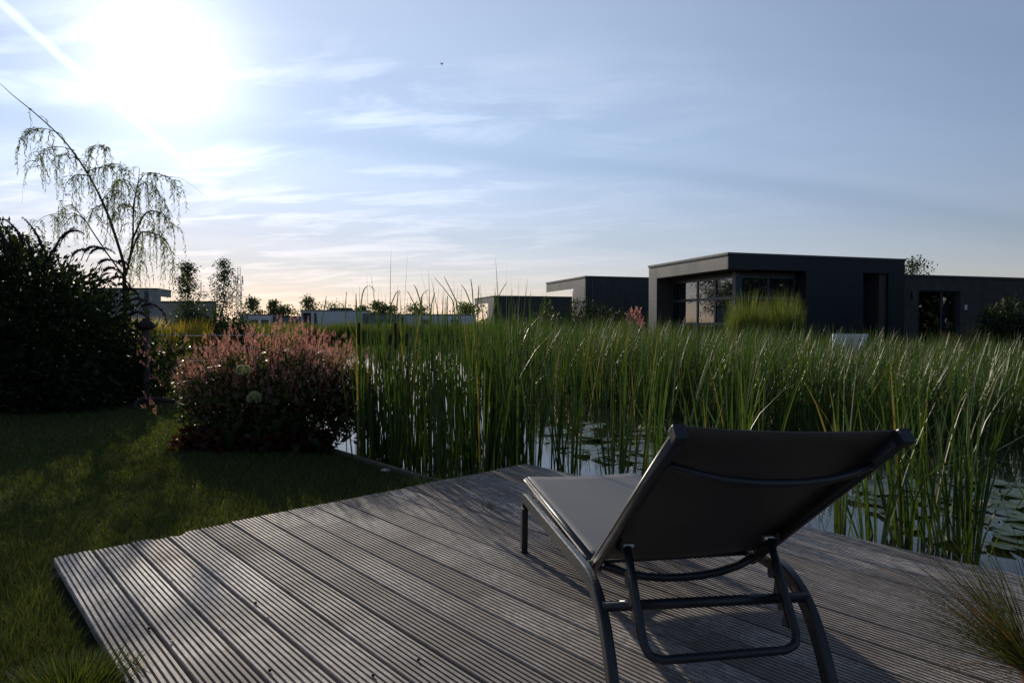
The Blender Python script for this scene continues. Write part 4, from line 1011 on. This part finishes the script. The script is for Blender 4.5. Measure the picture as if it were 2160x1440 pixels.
NEAR_M = [(.05, 4.85), (.30, 4.95), (.95, 4.25), (1.75, 3.3), (2.05, 3.7), (1.6, 4.9), (.9, 5.9), (.2, 5.6)]
NEAR_R = [(1.60, 3.42), (2.10, 2.85), (2.75, 2.10), (3.3, 1.5), (3.9, 2.3), (3.3, 3.1), (2.6, 3.9), (2.2, 4.2)]
near_pts = []
for poly, n, code in ((NEAR_L, 108, 0), (NEAR_M, 22, 1), (NEAR_R, 38, 2)):
    s = scatter(poly, n, near_density); near_pts += [(x, y, code) for x, y in s]
LAB = ['tall green cattail plant in the water along the lawn edging', 'green cattail plant in the water beyond the far deck corner', 'green cattail plant in the water along the right deck edge']
GRP = ['cattails along the lawn edging', 'cattails beyond the deck corner', 'cattails along the right deck edge']
near_pts.sort(key=lambda q: math.hypot(q[0], q[1]))
def hscale(x, y, code):
    # the stand left of the deck is the tallest, the one at the right edge is lower
    return {0: random.uniform(.78, 1.08), 1: random.uniform(.60, .86), 2: random.uniform(.50, .76)}[code]
random.seed(21)
rest = []
sel = set(range(len(near_pts)))
singles = 0
for k, (x, y, code) in enumerate(near_pts):
    sc = hscale(x, y, code); rz = random.uniform(0, 6.28)
    if code == 0 and random.random() < .10: sc *= 1.16
    if singles < 296:
        o = link_obj('cattail_plant', CAT[k % 26]); o.location = (x, y, WATER_Z); o.rotation_euler = (random.gauss(0, .055), random.gauss(.02, .055), rz); o.scale = (1, 1, sc); tag(o, LAB[code], 'cattail', GRP[code]); singles += 1
    else: rest.append((x, y, sc, rz, k))
def merge_reeds(items, name, label, mat):
    VV = []; FF = []; AA = []; nv = 0; cache = {}
    for (x, y, sc, rz, k) in items:
        me = CAT[k % 26]
        if k % 26 not in cache:
            co = np.empty(len(me.vertices) * 3, np.float32); me.vertices.foreach_get('co', co); fa = np.empty(len(me.loops), np.int32); me.loops.foreach_get('vertex_index', fa)
            va = np.empty(len(me.vertices), np.float32); me.attributes['var'].data.foreach_get('value', va); cache[k % 26] = (co.reshape(-1, 3), fa.reshape(-1, 4), va)
        co, fa, va = cache[k % 26]; c_, s_ = math.cos(rz), math.sin(rz); tl = random.gauss(.07, .09)
        v = np.stack([co[:, 0] * c_ - co[:, 1] * s_ + x + co[:, 2] * tl, co[:, 0] * s_ + co[:, 1] * c_ + y, co[:, 2] * sc + WATER_Z], -1)
        VV.append(v); FF.append(fa + nv); AA.append((va + rz) % 1); nv += len(co)
    o = link_obj(name, np_mesh(name, np.concatenate(VV), np.concatenate(FF), np.concatenate(AA)), None, M[mat]); return tag(o, label, 'reeds', kind='stuff')
if rest: merge_reeds(rest, 'reed_bed', 'rear of the cattail stand left of the deck', 'reed')
# the wide stand across the inlet
STAND = [(-1.3, 33), (-.75, 22), (-.15, 15), (.75, 11.4), (1.9, 8.9), (3.1, 7.3), (4.35, 6.9), (5.4, 7.0), (7.5, 7.2), (10, 8), (13, 9.5), (15, 15), (8, 16.3), (5.0, 18.4), (2.6, 23.6), (.6, 29.8), (-.4, 33)]
s = scatter(STAND, 3600, lambda x, y: np.clip(1.25 - (np.hypot(x, y) - 7) / 26, .35, 1) * np.where(np.abs(np.arctan2(x, y)) < .72, 1, .4))
random.seed(33)
it = []
for k, (x, y) in enumerate(s):
    d = math.hypot(x, y); az = math.atan2(x, y)
    h = random.uniform(.66, .92) * (1.0 + .012 * (d - 9)); h *= 1.0 - .26 * min(1, max(0, (az - .15) / .45))
    if random.random() < .02: h *= 1.12
    it.append((x, y, h, random.uniform(0, 6.28), random.randrange(26)))
merge_reeds(it, 'reed_bed', 'wide bed of green reeds across the inlet before the houses', 'reed')
# far bank band and left bank grasses
def bank_blades(poly, n, hmin, hmax, w, mat, name, label, z0, curl=(.05, .5)):
    p = scatter(poly, n); base = np.stack([p[:, 0], p[:, 1], np.full(n, z0)], -1)
    ln = rng.uniform(hmin, hmax, n) * (1 + .15 * np.sin(p[:, 0] * 1.3) * np.cos(p[:, 1] * .9))
    me = blades(name, base, ln, np.full(n, w) * rng.uniform(.7, 1.3, n), np.abs(rng.normal(0, .12, n)), rng.uniform(*curl, n), K=4)
    o = link_obj(name, me, None, M[mat]); return tag(o, label, 'grass', kind='stuff')
bank_blades([(-27, 65.5), (-20.5, 64), (-8, 66), (-2, 64), (-2, 70), (-27, 70)], 9000, 1.1, 1.75, .05, 'reed_far', 'reed_bed', 'band of reeds on the far bank below the pale houses', WATER_Z - .1)
bank_blades([(-3.4, 50), (-2.2, 32), (-.3, 30), (-.9, 45), (-1.5, 64), (-4, 64)], 2600, 1.0, 1.6, .04, 'reed_far', 'reed_bed', 'farther reeds left of the smallest bungalow', WATER_Z - .1)
bank_blades([(-7.8, 12.6), (-10.4, 15.2), (-12.4, 20), (-14.6, 27), (-20, 26), (-16, 15), (-11, 12)], 6500, .55, 1.0, .015, 'reed_far', 'bank_grass', 'tall green grass on the left pond bank', 0.02)
bank_blades([(-15.8, 23), (-10.8, 23), (-11.2, 25.5), (-16, 26)], 3800, .8, 1.35, .018, 'gold_grass', 'bank_grass', 'golden yellow grass bed below the dark hedge', -.1)
bank_blades([(-13.8, 30), (-10.2, 34), (-16.5, 50), (-20, 44)], 3600, .9, 1.5, .03, 'reed_far', 'reed_bed', 'reeds along the far left pond bank', WATER_Z)
# pale plume grass left of the gold grass
p = at_d(312, 665, 24); grass_clump('plume_grass', (p.x, 24, .0), p.z, .9, 500, 'plume', 'pale feathery plume grass above the round-capped post', .03, (.0, .35), (.05, .5), lmin=.7)

# brown cattail heads
def cattail_head(u, v0, v1, D, label):
    t = at_d(u, v0, D); b = at_d(u, v1, D); o = empty('cattail_spike_plant', (t.x, D, WATER_Z), label, 'cattail', 'cattails with brown heads')
    z0, z1 = b.z - WATER_Z, t.z - WATER_Z
    MB().tube([(0.02, 0, -.2), (.01, 0, z0 * .5), (0, 0, z0)], .005, .0035, 6).build('stem', M['reed'], o)
    MB().lathe([(.004, z0 - .002), (.0115, z0 + .008), (.0125, (z0 + z1) / 2), (.0115, z1 - .008), (.003, z1)], 9).build('seed_head', M['cattail_head'], o, True)
    MB().tube([(0, 0, z1 + .001), (.004, 0, z1 + .09)], .0025, .0015, 5).build('spike_tip', M['cattail_head'], o)
    f = link_obj('leaf_fan', CAT[random.randrange(26)], o); f.scale = (1, 1, .85)
cattail_head(757, 680, 727, 5.35, 'cattail with the leftmost brown seed head beside the pink flowers')
cattail_head(834, 680, 736, 5.2, 'cattail with the longest brown seed head')
cattail_head(822, 705, 728, 5.7, 'cattail with short brown head just left of the longest one')
cattail_head(858, 702, 730, 5.3, 'cattail with short brown head just right of the longest one')
cattail_head(890, 672, 712, 6.2, 'cattail with thin brown head behind the bent reed leaf')
# tall leaning reed leaves above the skyline
def tall_leaves():
    o = empty('tall_reed_plant', (-.5, 5.9, WATER_Z), 'tallest reed leaves rising and bending above the skyline', 'reeds')
    T = [((760, 800), (762, 640), (775, 603), (790, 612), (789, 617)), ((800, 800), (815, 680), (832, 625), (843, 612), (842, 626)), ((880, 760), (878, 660), (868, 630), (860, 615), (859, 614)), ((895, 760), (888, 650), (880, 615), (874, 602), (873, 601)),
         ((890, 760), (889, 650), (890, 624), (902, 612), (903, 611)), ((910, 760), (909, 660), (913, 632), (917, 618), (917, 617)), ((962, 760), (958, 650), (945, 620), (922, 592), (916, 583)), ((975, 760), (965, 650), (955, 620), (940, 590), (936, 582)),
         ((1010, 760), (1000, 670), (985, 620), (975, 603), (972, 600)), ((1005, 760), (998, 640), (996, 610), (993, 590), (992, 589)), ((1008, 760), (1008, 650), (1009, 625), (1010, 604), (1010, 602)), ((1020, 770), (1040, 660), (1052, 625), (1066, 600), (1070, 594)),
         ((730, 760), (729, 660), (729, 640), (731, 617), (731, 616)), ((752, 760), (752, 660), (751, 640), (751, 620), (751, 619)), ((675, 760), (676, 700), (684, 650), (688, 627), (688, 626)), ((672, 760), (670, 690), (667, 660), (665, 638), (665, 637)),
         ((945, 760), (943, 650), (943, 640), (944, 625), (944, 624)), ((835, 760), (832, 660), (836, 650), (840, 618), (841, 617)), ((1130, 780), (1090, 700), (1050, 600), (1045, 640), (1040, 660))]
    for k, t in enumerate(T[:-1]):
        D = (5.4 + .9 * random.random()) if t[0][0] > 745 else 7.5; P = smooth_path([at_d(u, v, D + .05 * i) - Vector((-.5, 5.9, WATER_Z)) for i, (u, v) in enumerate(t)], 4)
        bp = P[0].copy(); bp.z = -.15; P = [bp] + P
        m = MB(); n = len(P); V = []; F = []
        wv = Vector((1, .3, 0)).normalized()
        for i, p_ in enumerate(P): w = .0055 * max(.08, 1 - (i / (n - 1)) ** 3); V += [p_ - wv * w, p_ + wv * w]
        for i in range(n - 1): F.append((2 * i, 2 * i + 1, 2 * i + 3, 2 * i + 2))
        m.add(V, F).build('leaf', M['reed'], o)
tall_leaves()

# ---- water lilies
def lily_pad_mesh(k):
    g = random.Random(900 + k); m = MB(); V = [(0, 0, .004)]; F = []; n = 18; a0 = .22; curl = g.uniform(0, .05) if k < 8 else g.uniform(.10, .3)
    for i in range(n + 1):
        a = a0 + (2 * math.pi - 2 * a0) * i / n; rr = 1 + .04 * math.sin(a * 5 + k)
        lift = .02 * math.sin(a * 3 + k) + curl * max(0, math.cos(a - 2.2)) ** 2
        V.append((rr * .55 * math.cos(a), rr * .55 * math.sin(a), .02 + lift * .3)); V.append((rr * math.cos(a), rr * math.sin(a), .02 + lift * 1.5))
    for i in range(n): F.append((0, 1 + 2 * i, 3 + 2 * i)); F.append((1 + 2 * i, 2 + 2 * i, 4 + 2 * i, 3 + 2 * i))
    me = m.add(V, F).mesh('lily_pad', True); me.materials.append(M['lily']); return me
PADS = [lily_pad_mesh(k) for k in range(12)]
random.seed(77)
def pads(poly, n, label, group, r=(.07, .14)):
    pts = scatter(poly, n * 3); keep = []
    for x, y in pts:
        if all((x - a) ** 2 + (y - b) ** 2 > .13 ** 2 for a, b in keep): keep.append((x, y))
        if len(keep) >= n: break
    for k, (x, y) in enumerate(keep):
        o = link_obj('lily_pad', PADS[k % 12]); s = random.uniform(*r); o.location = (x, y, WATER_Z + .003 + random.uniform(0, .01)); o.rotation_euler = (random.gauss(0, .05), random.gauss(0, .05), random.uniform(0, 6.28)); o.scale = (s, s, s); tag(o, label, 'lily pad', group)
PADL = [(.25, 6.6), (1.3, 5.6), (2.3, 5.9), (2.3, 7.7), (1.4, 8.4), (.4, 8.6)]
PADR = [(2.25, 4.5), (2.5, 3.5), (3.2, 2.7), (4.0, 2.8), (4.6, 4.0), (3.9, 5.3), (3.0, 5.5)]
pads(PADL, 70, 'green lily pad floating beyond the far deck corner', 'lily pads beyond the deck corner'); pads(PADR, 110, 'green lily pad floating right of the lounger', 'lily pads right of the lounger')
def lily_flower(u, v, label, r=.045):
    p = at_z(u, v, WATER_Z + .03); o = empty('water_lily_flower', p, label, 'water lily')
    me = MB(); me.add([(0, 0, 0), (.5, -.22, .18), (1, 0, .62), (.5, .22, .18)], [(0, 1, 2, 3)]); mesh = me.mesh('petal'); mesh.materials.append(M['lily_flower'])
    for k in range(11):
        q = link_obj('petal', mesh, o); q.rotation_euler = (0, -.15 - .5 * (k % 2), k * 2 * math.pi / 11); q.scale = (r, r, r)
lily_flower(1986, 1002, 'cream water lily flower behind the right end of the lounger back', .055); lily_flower(2072, 1072, 'pinkish water lily flower by the right edge of the picture', .06); lily_flower(1352, 905, 'white water lily bud left of the lounger back top', .05); lily_flower(1222, 922, 'small white water lily flower beyond the deck corner', .045)

# ================================================================== LAWN GRASS
def lawn_grass():
    poly = [(-9.5, 1.0), (-.55, 1.0), (-1.18, 1.95), (-2.02, 2.92), (-.05, 4.35), (-.60, 4.60), (-1.6, 5.75), (-3.03, 7.5), (-4.2, 8.9), (-9.5, 9.8)]
    def dens(x, y): d = np.hypot(x, y); return np.clip((2.6 / d) ** 1.5, .04, 1) * (np.abs(x) < .80 * y + .4)
    n = 120000; p = scatter(poly, n, dens); d = np.hypot(p[:, 0], p[:, 1])
    patch = .5 + .5 * np.sin(p[:, 0] * 2.1 + 1) * np.sin(p[:, 1] * 2.7) ; edge = np.exp(-poly_dist(p[:, 0], p[:, 1], [(-2.02, 2.92), (-.9, .9), (-.91, .91)]) / .09)
    ln = rng.uniform(.022, .060, n) * (.8 + .5 * patch) * (1 + 1.0 * edge); base = np.stack([p[:, 0], p[:, 1], np.full(n, LAWN_Z - .003)], -1)
    var = np.clip(rng.normal(.35 + .25 * patch, .25, n), 0, .999)
    me = blades('grass', base, ln, .0028 * np.clip(d / 3, .9, 2.6) * rng.uniform(.7, 1.3, n), np.abs(rng.normal(.15, .3, n)), rng.uniform(.1, 1.2, n), K=3, var=var)
    tag(link_obj('grass', me, None, M['grass']), 'short dark green grass of the lawn', 'grass', kind='stuff')
lawn_grass()
# tufts
p = at_z(190, 1500, LAWN_Z); grass_clump('grass_tuft', (-1.24, 1.90, LAWN_Z), .135, .20, 1500, 'grass', 'dense dark grass tuft overlapping the left deck edge', .004, (.05, .9), (.1, .7), base_r=.6, cat='grass tuft')
p = at_z(130, 1385, LAWN_Z); grass_clump('broadleaf_weed', (p.x, p.y, LAWN_Z), .13, .12, 9, 'hosta', 'grey green weed with a few broad blades in the front lawn', .013, (.1, .9), (.0, .5), cat='weed', base_r=.3)
p = at_z(1030, 1072, 0); grass_clump('grass_sprout', (p.x, p.y, -.01), .075, .06, 26, 'grass', 'small grass sprout growing between deck planks', .0028, (.05, .8), (.0, .5), cat='grass tuft', base_r=.4)
p = at_z(880, 1022, LAWN_Z)
grass_clump('grass_tuft', (-.42, 4.42, LAWN_Z), .11, .30, 260, 'misc_grass', 'bright green grass tuft at the tip of the lawn by the deck', .004, (.05, .6), (.1, .6), base_r=.8, cat='grass tuft')
pg = empty('potted_sedge', (1.375, 1.72, 0), 'reddish green sedge fanning over the deck in the lower right corner', 'ornamental grass')
MB().lathe([(.05, 0.001), (.055, .01), (.066, .12), (.07, .135), (.06, .135), (.058, .11)], 20).build('pot', M['terracotta'], pg, True)
def sedge():
    n = 560; a = rng.uniform(0, 6.28, n); a = np.where(rng.uniform(0, 1, n) < .55, rng.normal(2.75, .55, n), a)
    base = np.stack([np.cos(a) * .05, np.sin(a) * .05, np.full(n, .11)], -1)
    me = blades('leaf_tuft', base, rng.uniform(.20, .54, n), np.full(n, .0024), np.abs(rng.normal(.85, .35, n)), rng.uniform(.0, .9, n), az=a, K=6)
    link_obj('leaf_tuft', me, pg, M['tuft'])
sedge()

# ================================================================== LOUNGER
def lounger():
    phi = .164; o = empty('sun_lounger', (.322, 3.129, 0), 'dark grey sling sun lounger with raised back seen from behind', 'sun lounger', rz=math.atan2(-math.cos(phi), math.sin(phi)))
    zf, zh, Ls, Lk, al, b = .294, .289, 1.075, .772, .657, .268
    oval = rsec(.027, .046, .006); small = rsec(.022, .034, .006)
    for sd in (-1, 1):
        t = -.287 if sd < 0 else .300
        path = smooth_path([(.085, t, .0), (.092, t, .12), (.098, t, .20), (.115, t, .238), (.155, t, .252), (.30, t, .256), (.70, t, .266), (1.05, t, .276), (1.15, t, .272), (1.225, t, .245), (1.285, t, .195), (1.335, t, .12), (1.372, t, .045), (1.388, t, .006)], 5)
        path = [Vector((q.x + (.030 * max(0, min(1, (q.x - .7) / .45)) if sd > 0 else 0), q.y, q.z)) for q in path]
        f = MB(); f.sweep(path, oval, up=(.25, 0, 1)); f.build('side_frame', M['anthracite'], o)
        MB().box(.070, .100, t - .015, t + .015, 0.0, .012).build('foot_cap', M['cap_plastic'], o, bevel=.003)
        ex_ = .030 if sd > 0 else 0
        MB().box(1.372 + ex_, 1.404 + ex_, t - .015, t + .015, 0.0, .012).build('foot_cap', M['cap_plastic'], o, bevel=.003)
        r = MB(); r.sweep([(-.005, sd * (b - .012), zf), (.5, sd * (b - .012), zf - .001), (Ls, sd * (b - .012), zh)], small); rl = r.build('seat_rail', M['anthracite'], o, True)
        for x in (.20, .95): MB().tube([(x, sd * (b - .002), .270), (x, sd * .292, .270)], .007, n=8).build('rivet', M['bolt'], o)
        # back rail and end cap
        ca, sa = math.cos(al), math.sin(al)
        def B(q, tt, off=0.0): return (Ls + .012 + q * ca - off * sa, tt, zh + q * sa + off * ca - .014 * q * tt / b)
        r = MB(); r.sweep([B(-.03, sd * (b - .010)), B(.4, sd * (b - .010)), B(Lk, sd * (b - .010))], rsec(.024, .034, .008), up=(-sa, 0, ca)); br = r.build('back_rail', M['anthracite'], o, True)
        c = MB(); c.sweep([B(Lk - .005, sd * (b - .008)), B(Lk + .016, sd * (b - .008)), B(Lk + .022, sd * (b - .008))], rsec(.030, .036, .004), up=(-sa, 0, ca), scales=[1, 1, .93]); c.build('end_cap', M['cap_plastic'], br)
        MB().tube([(Ls + .004, sd * (b + .006), zh - .004), (Ls + .004, sd * (b - .032), zh - .004)], .017, n=12).build('hinge', M['cap_plastic'], o)
        MB().tube([(Ls + .004, sd * (b + .009), zh - .004), (Ls + .004, sd * (b + .0065), zh - .004)], .007, n=8).build('hinge_bolt', M['bolt'], o)
    ca, sa = math.cos(al), math.sin(al)
    def B(q, tt, off=0.0): return (Ls + .012 + q * ca - off * sa, tt, zh + q * sa + off * ca - .014 * q * tt / b)
    # slings with a slight sag, folded round the rails
    def sling(fn, name, sag, L0, L1, nu=16, nv=22, skew=0):
        V = []; F = []
        for i in range(nu + 1):
            q = L0 + (L1 - L0) * i / nu
            for j in range(nv + 1):
                s = -1 + 2 * j / nv; dip = -sag * (1 - abs(s) ** 2.2) * (0.55 + .45 * math.sin(math.pi * i / nu))
                edge = .019 if abs(s) < .999 else .004
                V.append(fn(q, s * (b + .003), edge + dip))
        w = nv + 1
        for i in range(nu):
            for j in range(nv): F.append((i * w + j, (i + 1) * w + j, (i + 1) * w + j + 1, i * w + j + 1))
        ob = MB().add(V, F).build(name, M['sling_fabric'], o, True); m = ob.modifiers.new('thick', 'SOLIDIFY'); m.thickness = .003; m.offset = 0; return ob
    sf = sling(lambda q, t, off: (q, t, zf + (zh - zf) * q / Ls + off), 'seat_sling', .014, -.012, Ls - .012)
    bf = sling(lambda q, t, off: B(q, t, off), 'back_sling', .020, .012, Lk + .012)
    for sd in (-1, 1):
        for k in (.046, .054): MB().sweep([(0.0, sd * (b - k), zf + .0140), (.5, sd * (b - k), zf + .0085), (Ls - .02, sd * (b - k), zh + .0140)], rsec(.0016, .0016, .0005)).build('stitch_line', M['panel_grey'], sf)
    # bars
    def bowed(name, p, q, bow, r, n=9, mat='anthracite'):
        P = Vector(p); Q = Vector(q); bw = Vector(bow); pts = []
        for i in range(n): s = -1 + 2 * i / (n - 1); pts.append(P.lerp(Q, i / (n - 1)) + bw * (1 - abs(s) ** 2.4))
        return MB().tube(pts, r, n=10, up=(.3, .05, .95)).build(name, M[mat], o, True)
    bowed('back_bar', B(.665, -(b - .02), -.01), B(.665, b - .02, -.01), (sa * .045, 0, -ca * .045), .0100)
    bowed('hinge_bar', B(.03, -(b - .03), -.012), B(.03, b - .03, -.012), (.012, 0, -.044), .0125)
    bowed('seat_bar', (.05, -(b - .02), zf - .02), (.05, b - .02, zf - .02), (0, 0, -.035), .0125)
    bowed('seat_bar', (.72, -(b - .02), zf - .022), (.72, b - .02, zf - .022), (0, 0, -.045), .0125)
    MB().sweep([(Ls - .035, -(b - .02), zh - .004), (Ls - .035, b - .02, zh - .004)], rsec(.030, .012, .004)).build('seat_end_bar', M['anthracite'], o, True)
    MB().tube([(1.262, -.287, .238), (1.290, .300, .238)], .0142, n=12, up=(.3, 0, .95)).build('cross_bar', M['anthracite'], o, True)
    # hinged support loop with ratchet plates
    top_s, top_z, bot_s, bot_z, tw = Ls + .012 + .19 * ca + .01, zh + .19 * sa - .012, 1.402, .150, .212
    def S(f, t): return (top_s + (bot_s - top_s) * f, t, top_z + (bot_z - top_z) * f)
    path = [S(0, -tw), S(.4, -tw), S(.86, -tw), S(.955, -tw + .012), S(1.0, -tw + .045), S(1.0, 0), S(1.0, tw - .045), S(.955, tw - .012), S(.86, tw), S(.4, tw), S(0, tw)]
    path = path[:3] + smooth_path(path[2:5], 5)[1:] + [path[5]] + smooth_path(path[6:9], 5) + path[9:]
    sp = MB().tube(path, .0115, n=10, up=(.5, .02, .86)).build('support_loop', M['anthracite'], o, True)
    dv = Vector((bot_s - top_s, 0, bot_z - top_z)).normalized(); nv_ = Vector((dv.z, 0, -dv.x)); nv_ = nv_ if nv_.x < 0 else -nv_; Lp = math.hypot(bot_s - top_s, bot_z - top_z)
    for sd in (-1, 1):
        t = sd * tw; pr = []
        steps = [(.20, .010), (.20, .024), (.29, .034), (.335, .034), (.335, .018), (.37, .014), (.46, .030), (.505, .032), (.505, .018), (.54, .014), (.60, .030), (.645, .032), (.645, .018), (.68, .014), (.74, .030), (.785, .032), (.785, .018), (.82, .012)]
        P2 = [Vector((top_s, 0, top_z)) + dv * Lp * f + nv_ * (h * 1.45) for f, h in steps]; k = len(P2)
        V = [(p.x, t - .008, p.z) for p in P2] + [(p.x, t + .008, p.z) for p in P2]
        F = [tuple(range(k)), tuple(range(k, 2 * k))[::-1]] + [(i, i + k, (i + 1) % k + k, (i + 1) % k) for i in range(k)]
        MB().add(V, F).build('ratchet_plate', M['cap_plastic'], sp)
        MB().tube([(top_s - .004, t - .018, top_z + .002), (top_s - .004, t + .018, top_z + .002)], .010, n=8).build('pivot', M['bolt'], sp)
        MB().box(top_s - .035, top_s + .012, t - .004 + sd * .018, t + .004 + sd * .018, top_z - .012, top_z + .022).build('pivot_bracket', M['anthracite'], sp)
lounger()

# ---- seeds on the deck
random.seed(9)
sm = MB().lathe([(.001, 0), (.005, .002), (.006, .005), (.003, .009), (.0006, .0105)], 7).mesh('seed_husk', True); sm.materials.append(M['seed'])
sl = MB().lathe([(.0006, 0), (.0035, .001), (.004, .003), (.002, .005), (.0005, .0055)], 6).mesh('seed_husk', True); sl.materials.append(M['pale_leaf'])
DEB = [(566, 1417, 0, 'largest dark seed husk near the bottom of the deck'), (317, 1327, 0, 'small dark husk on the second deck seam'), (448, 1206, 1, 'pale seed nearest the chipped plank end'), (407, 1213, 1, 'pale seed left of the one near the chipped plank'), (363, 1222, 1, 'third pale seed in the row on the deck'),
       (319, 1233, 1, 'leftmost pale seed in the row on the deck'), (537, 1274, 0, 'small husk in the middle of the lit deck'), (565, 1303, 1, 'pale speck in the lit deck middle'), (361, 1354, 1, 'pale seed low on the third plank'), (468, 1327, 1, 'pale seed right of the low third plank one'), (886, 1393, 0, 'husk at the bottom middle of the deck'), (790, 1427, 0, 'husk at the bottom edge left of the lounger')]
for (u, v, kd, lb) in DEB:
    p = at_z(u, v, 0.0005); o = link_obj('seed_husk', sl if kd else sm); o.location = p; o.rotation_euler = (random.uniform(.8, 1.4), 0, random.uniform(0, 6)); o.location.z = .003; tag(o, lb, 'seed', 'seeds scattered on the deck')

# ---- bird
b0 = at_d(932, 135, 60); bd = empty('bird', b0, 'small dark bird flying high in the sky', 'bird')
MB().lathe([(.004, -.10), (.03, -.06), (.045, 0), (.035, .06), (.02, .09), (.004, .12)], 8).build('body', M['bird_feather'], bd, True)
for sd in (-1, 1): MB().add([(0, 0, .03), (sd * .10, .02, .06), (sd * .19, .03, .13), (sd * .09, .03, -.01), (0, .01, -.04), (0, .015, .03), (sd * .10, .035, .06), (sd * .09, .04, -.01)], [(0, 1, 3, 4), (1, 2, 3), (5, 7, 6), (6, 7, 2)]).build('wing', M['bird_feather'], bd)
MB().add([(-.012, 0, -.09), (.012, 0, -.09), (.03, .01, -.16), (-.03, .01, -.16)], [(0, 1, 2, 3)]).build('tail', M['bird_feather'], bd)
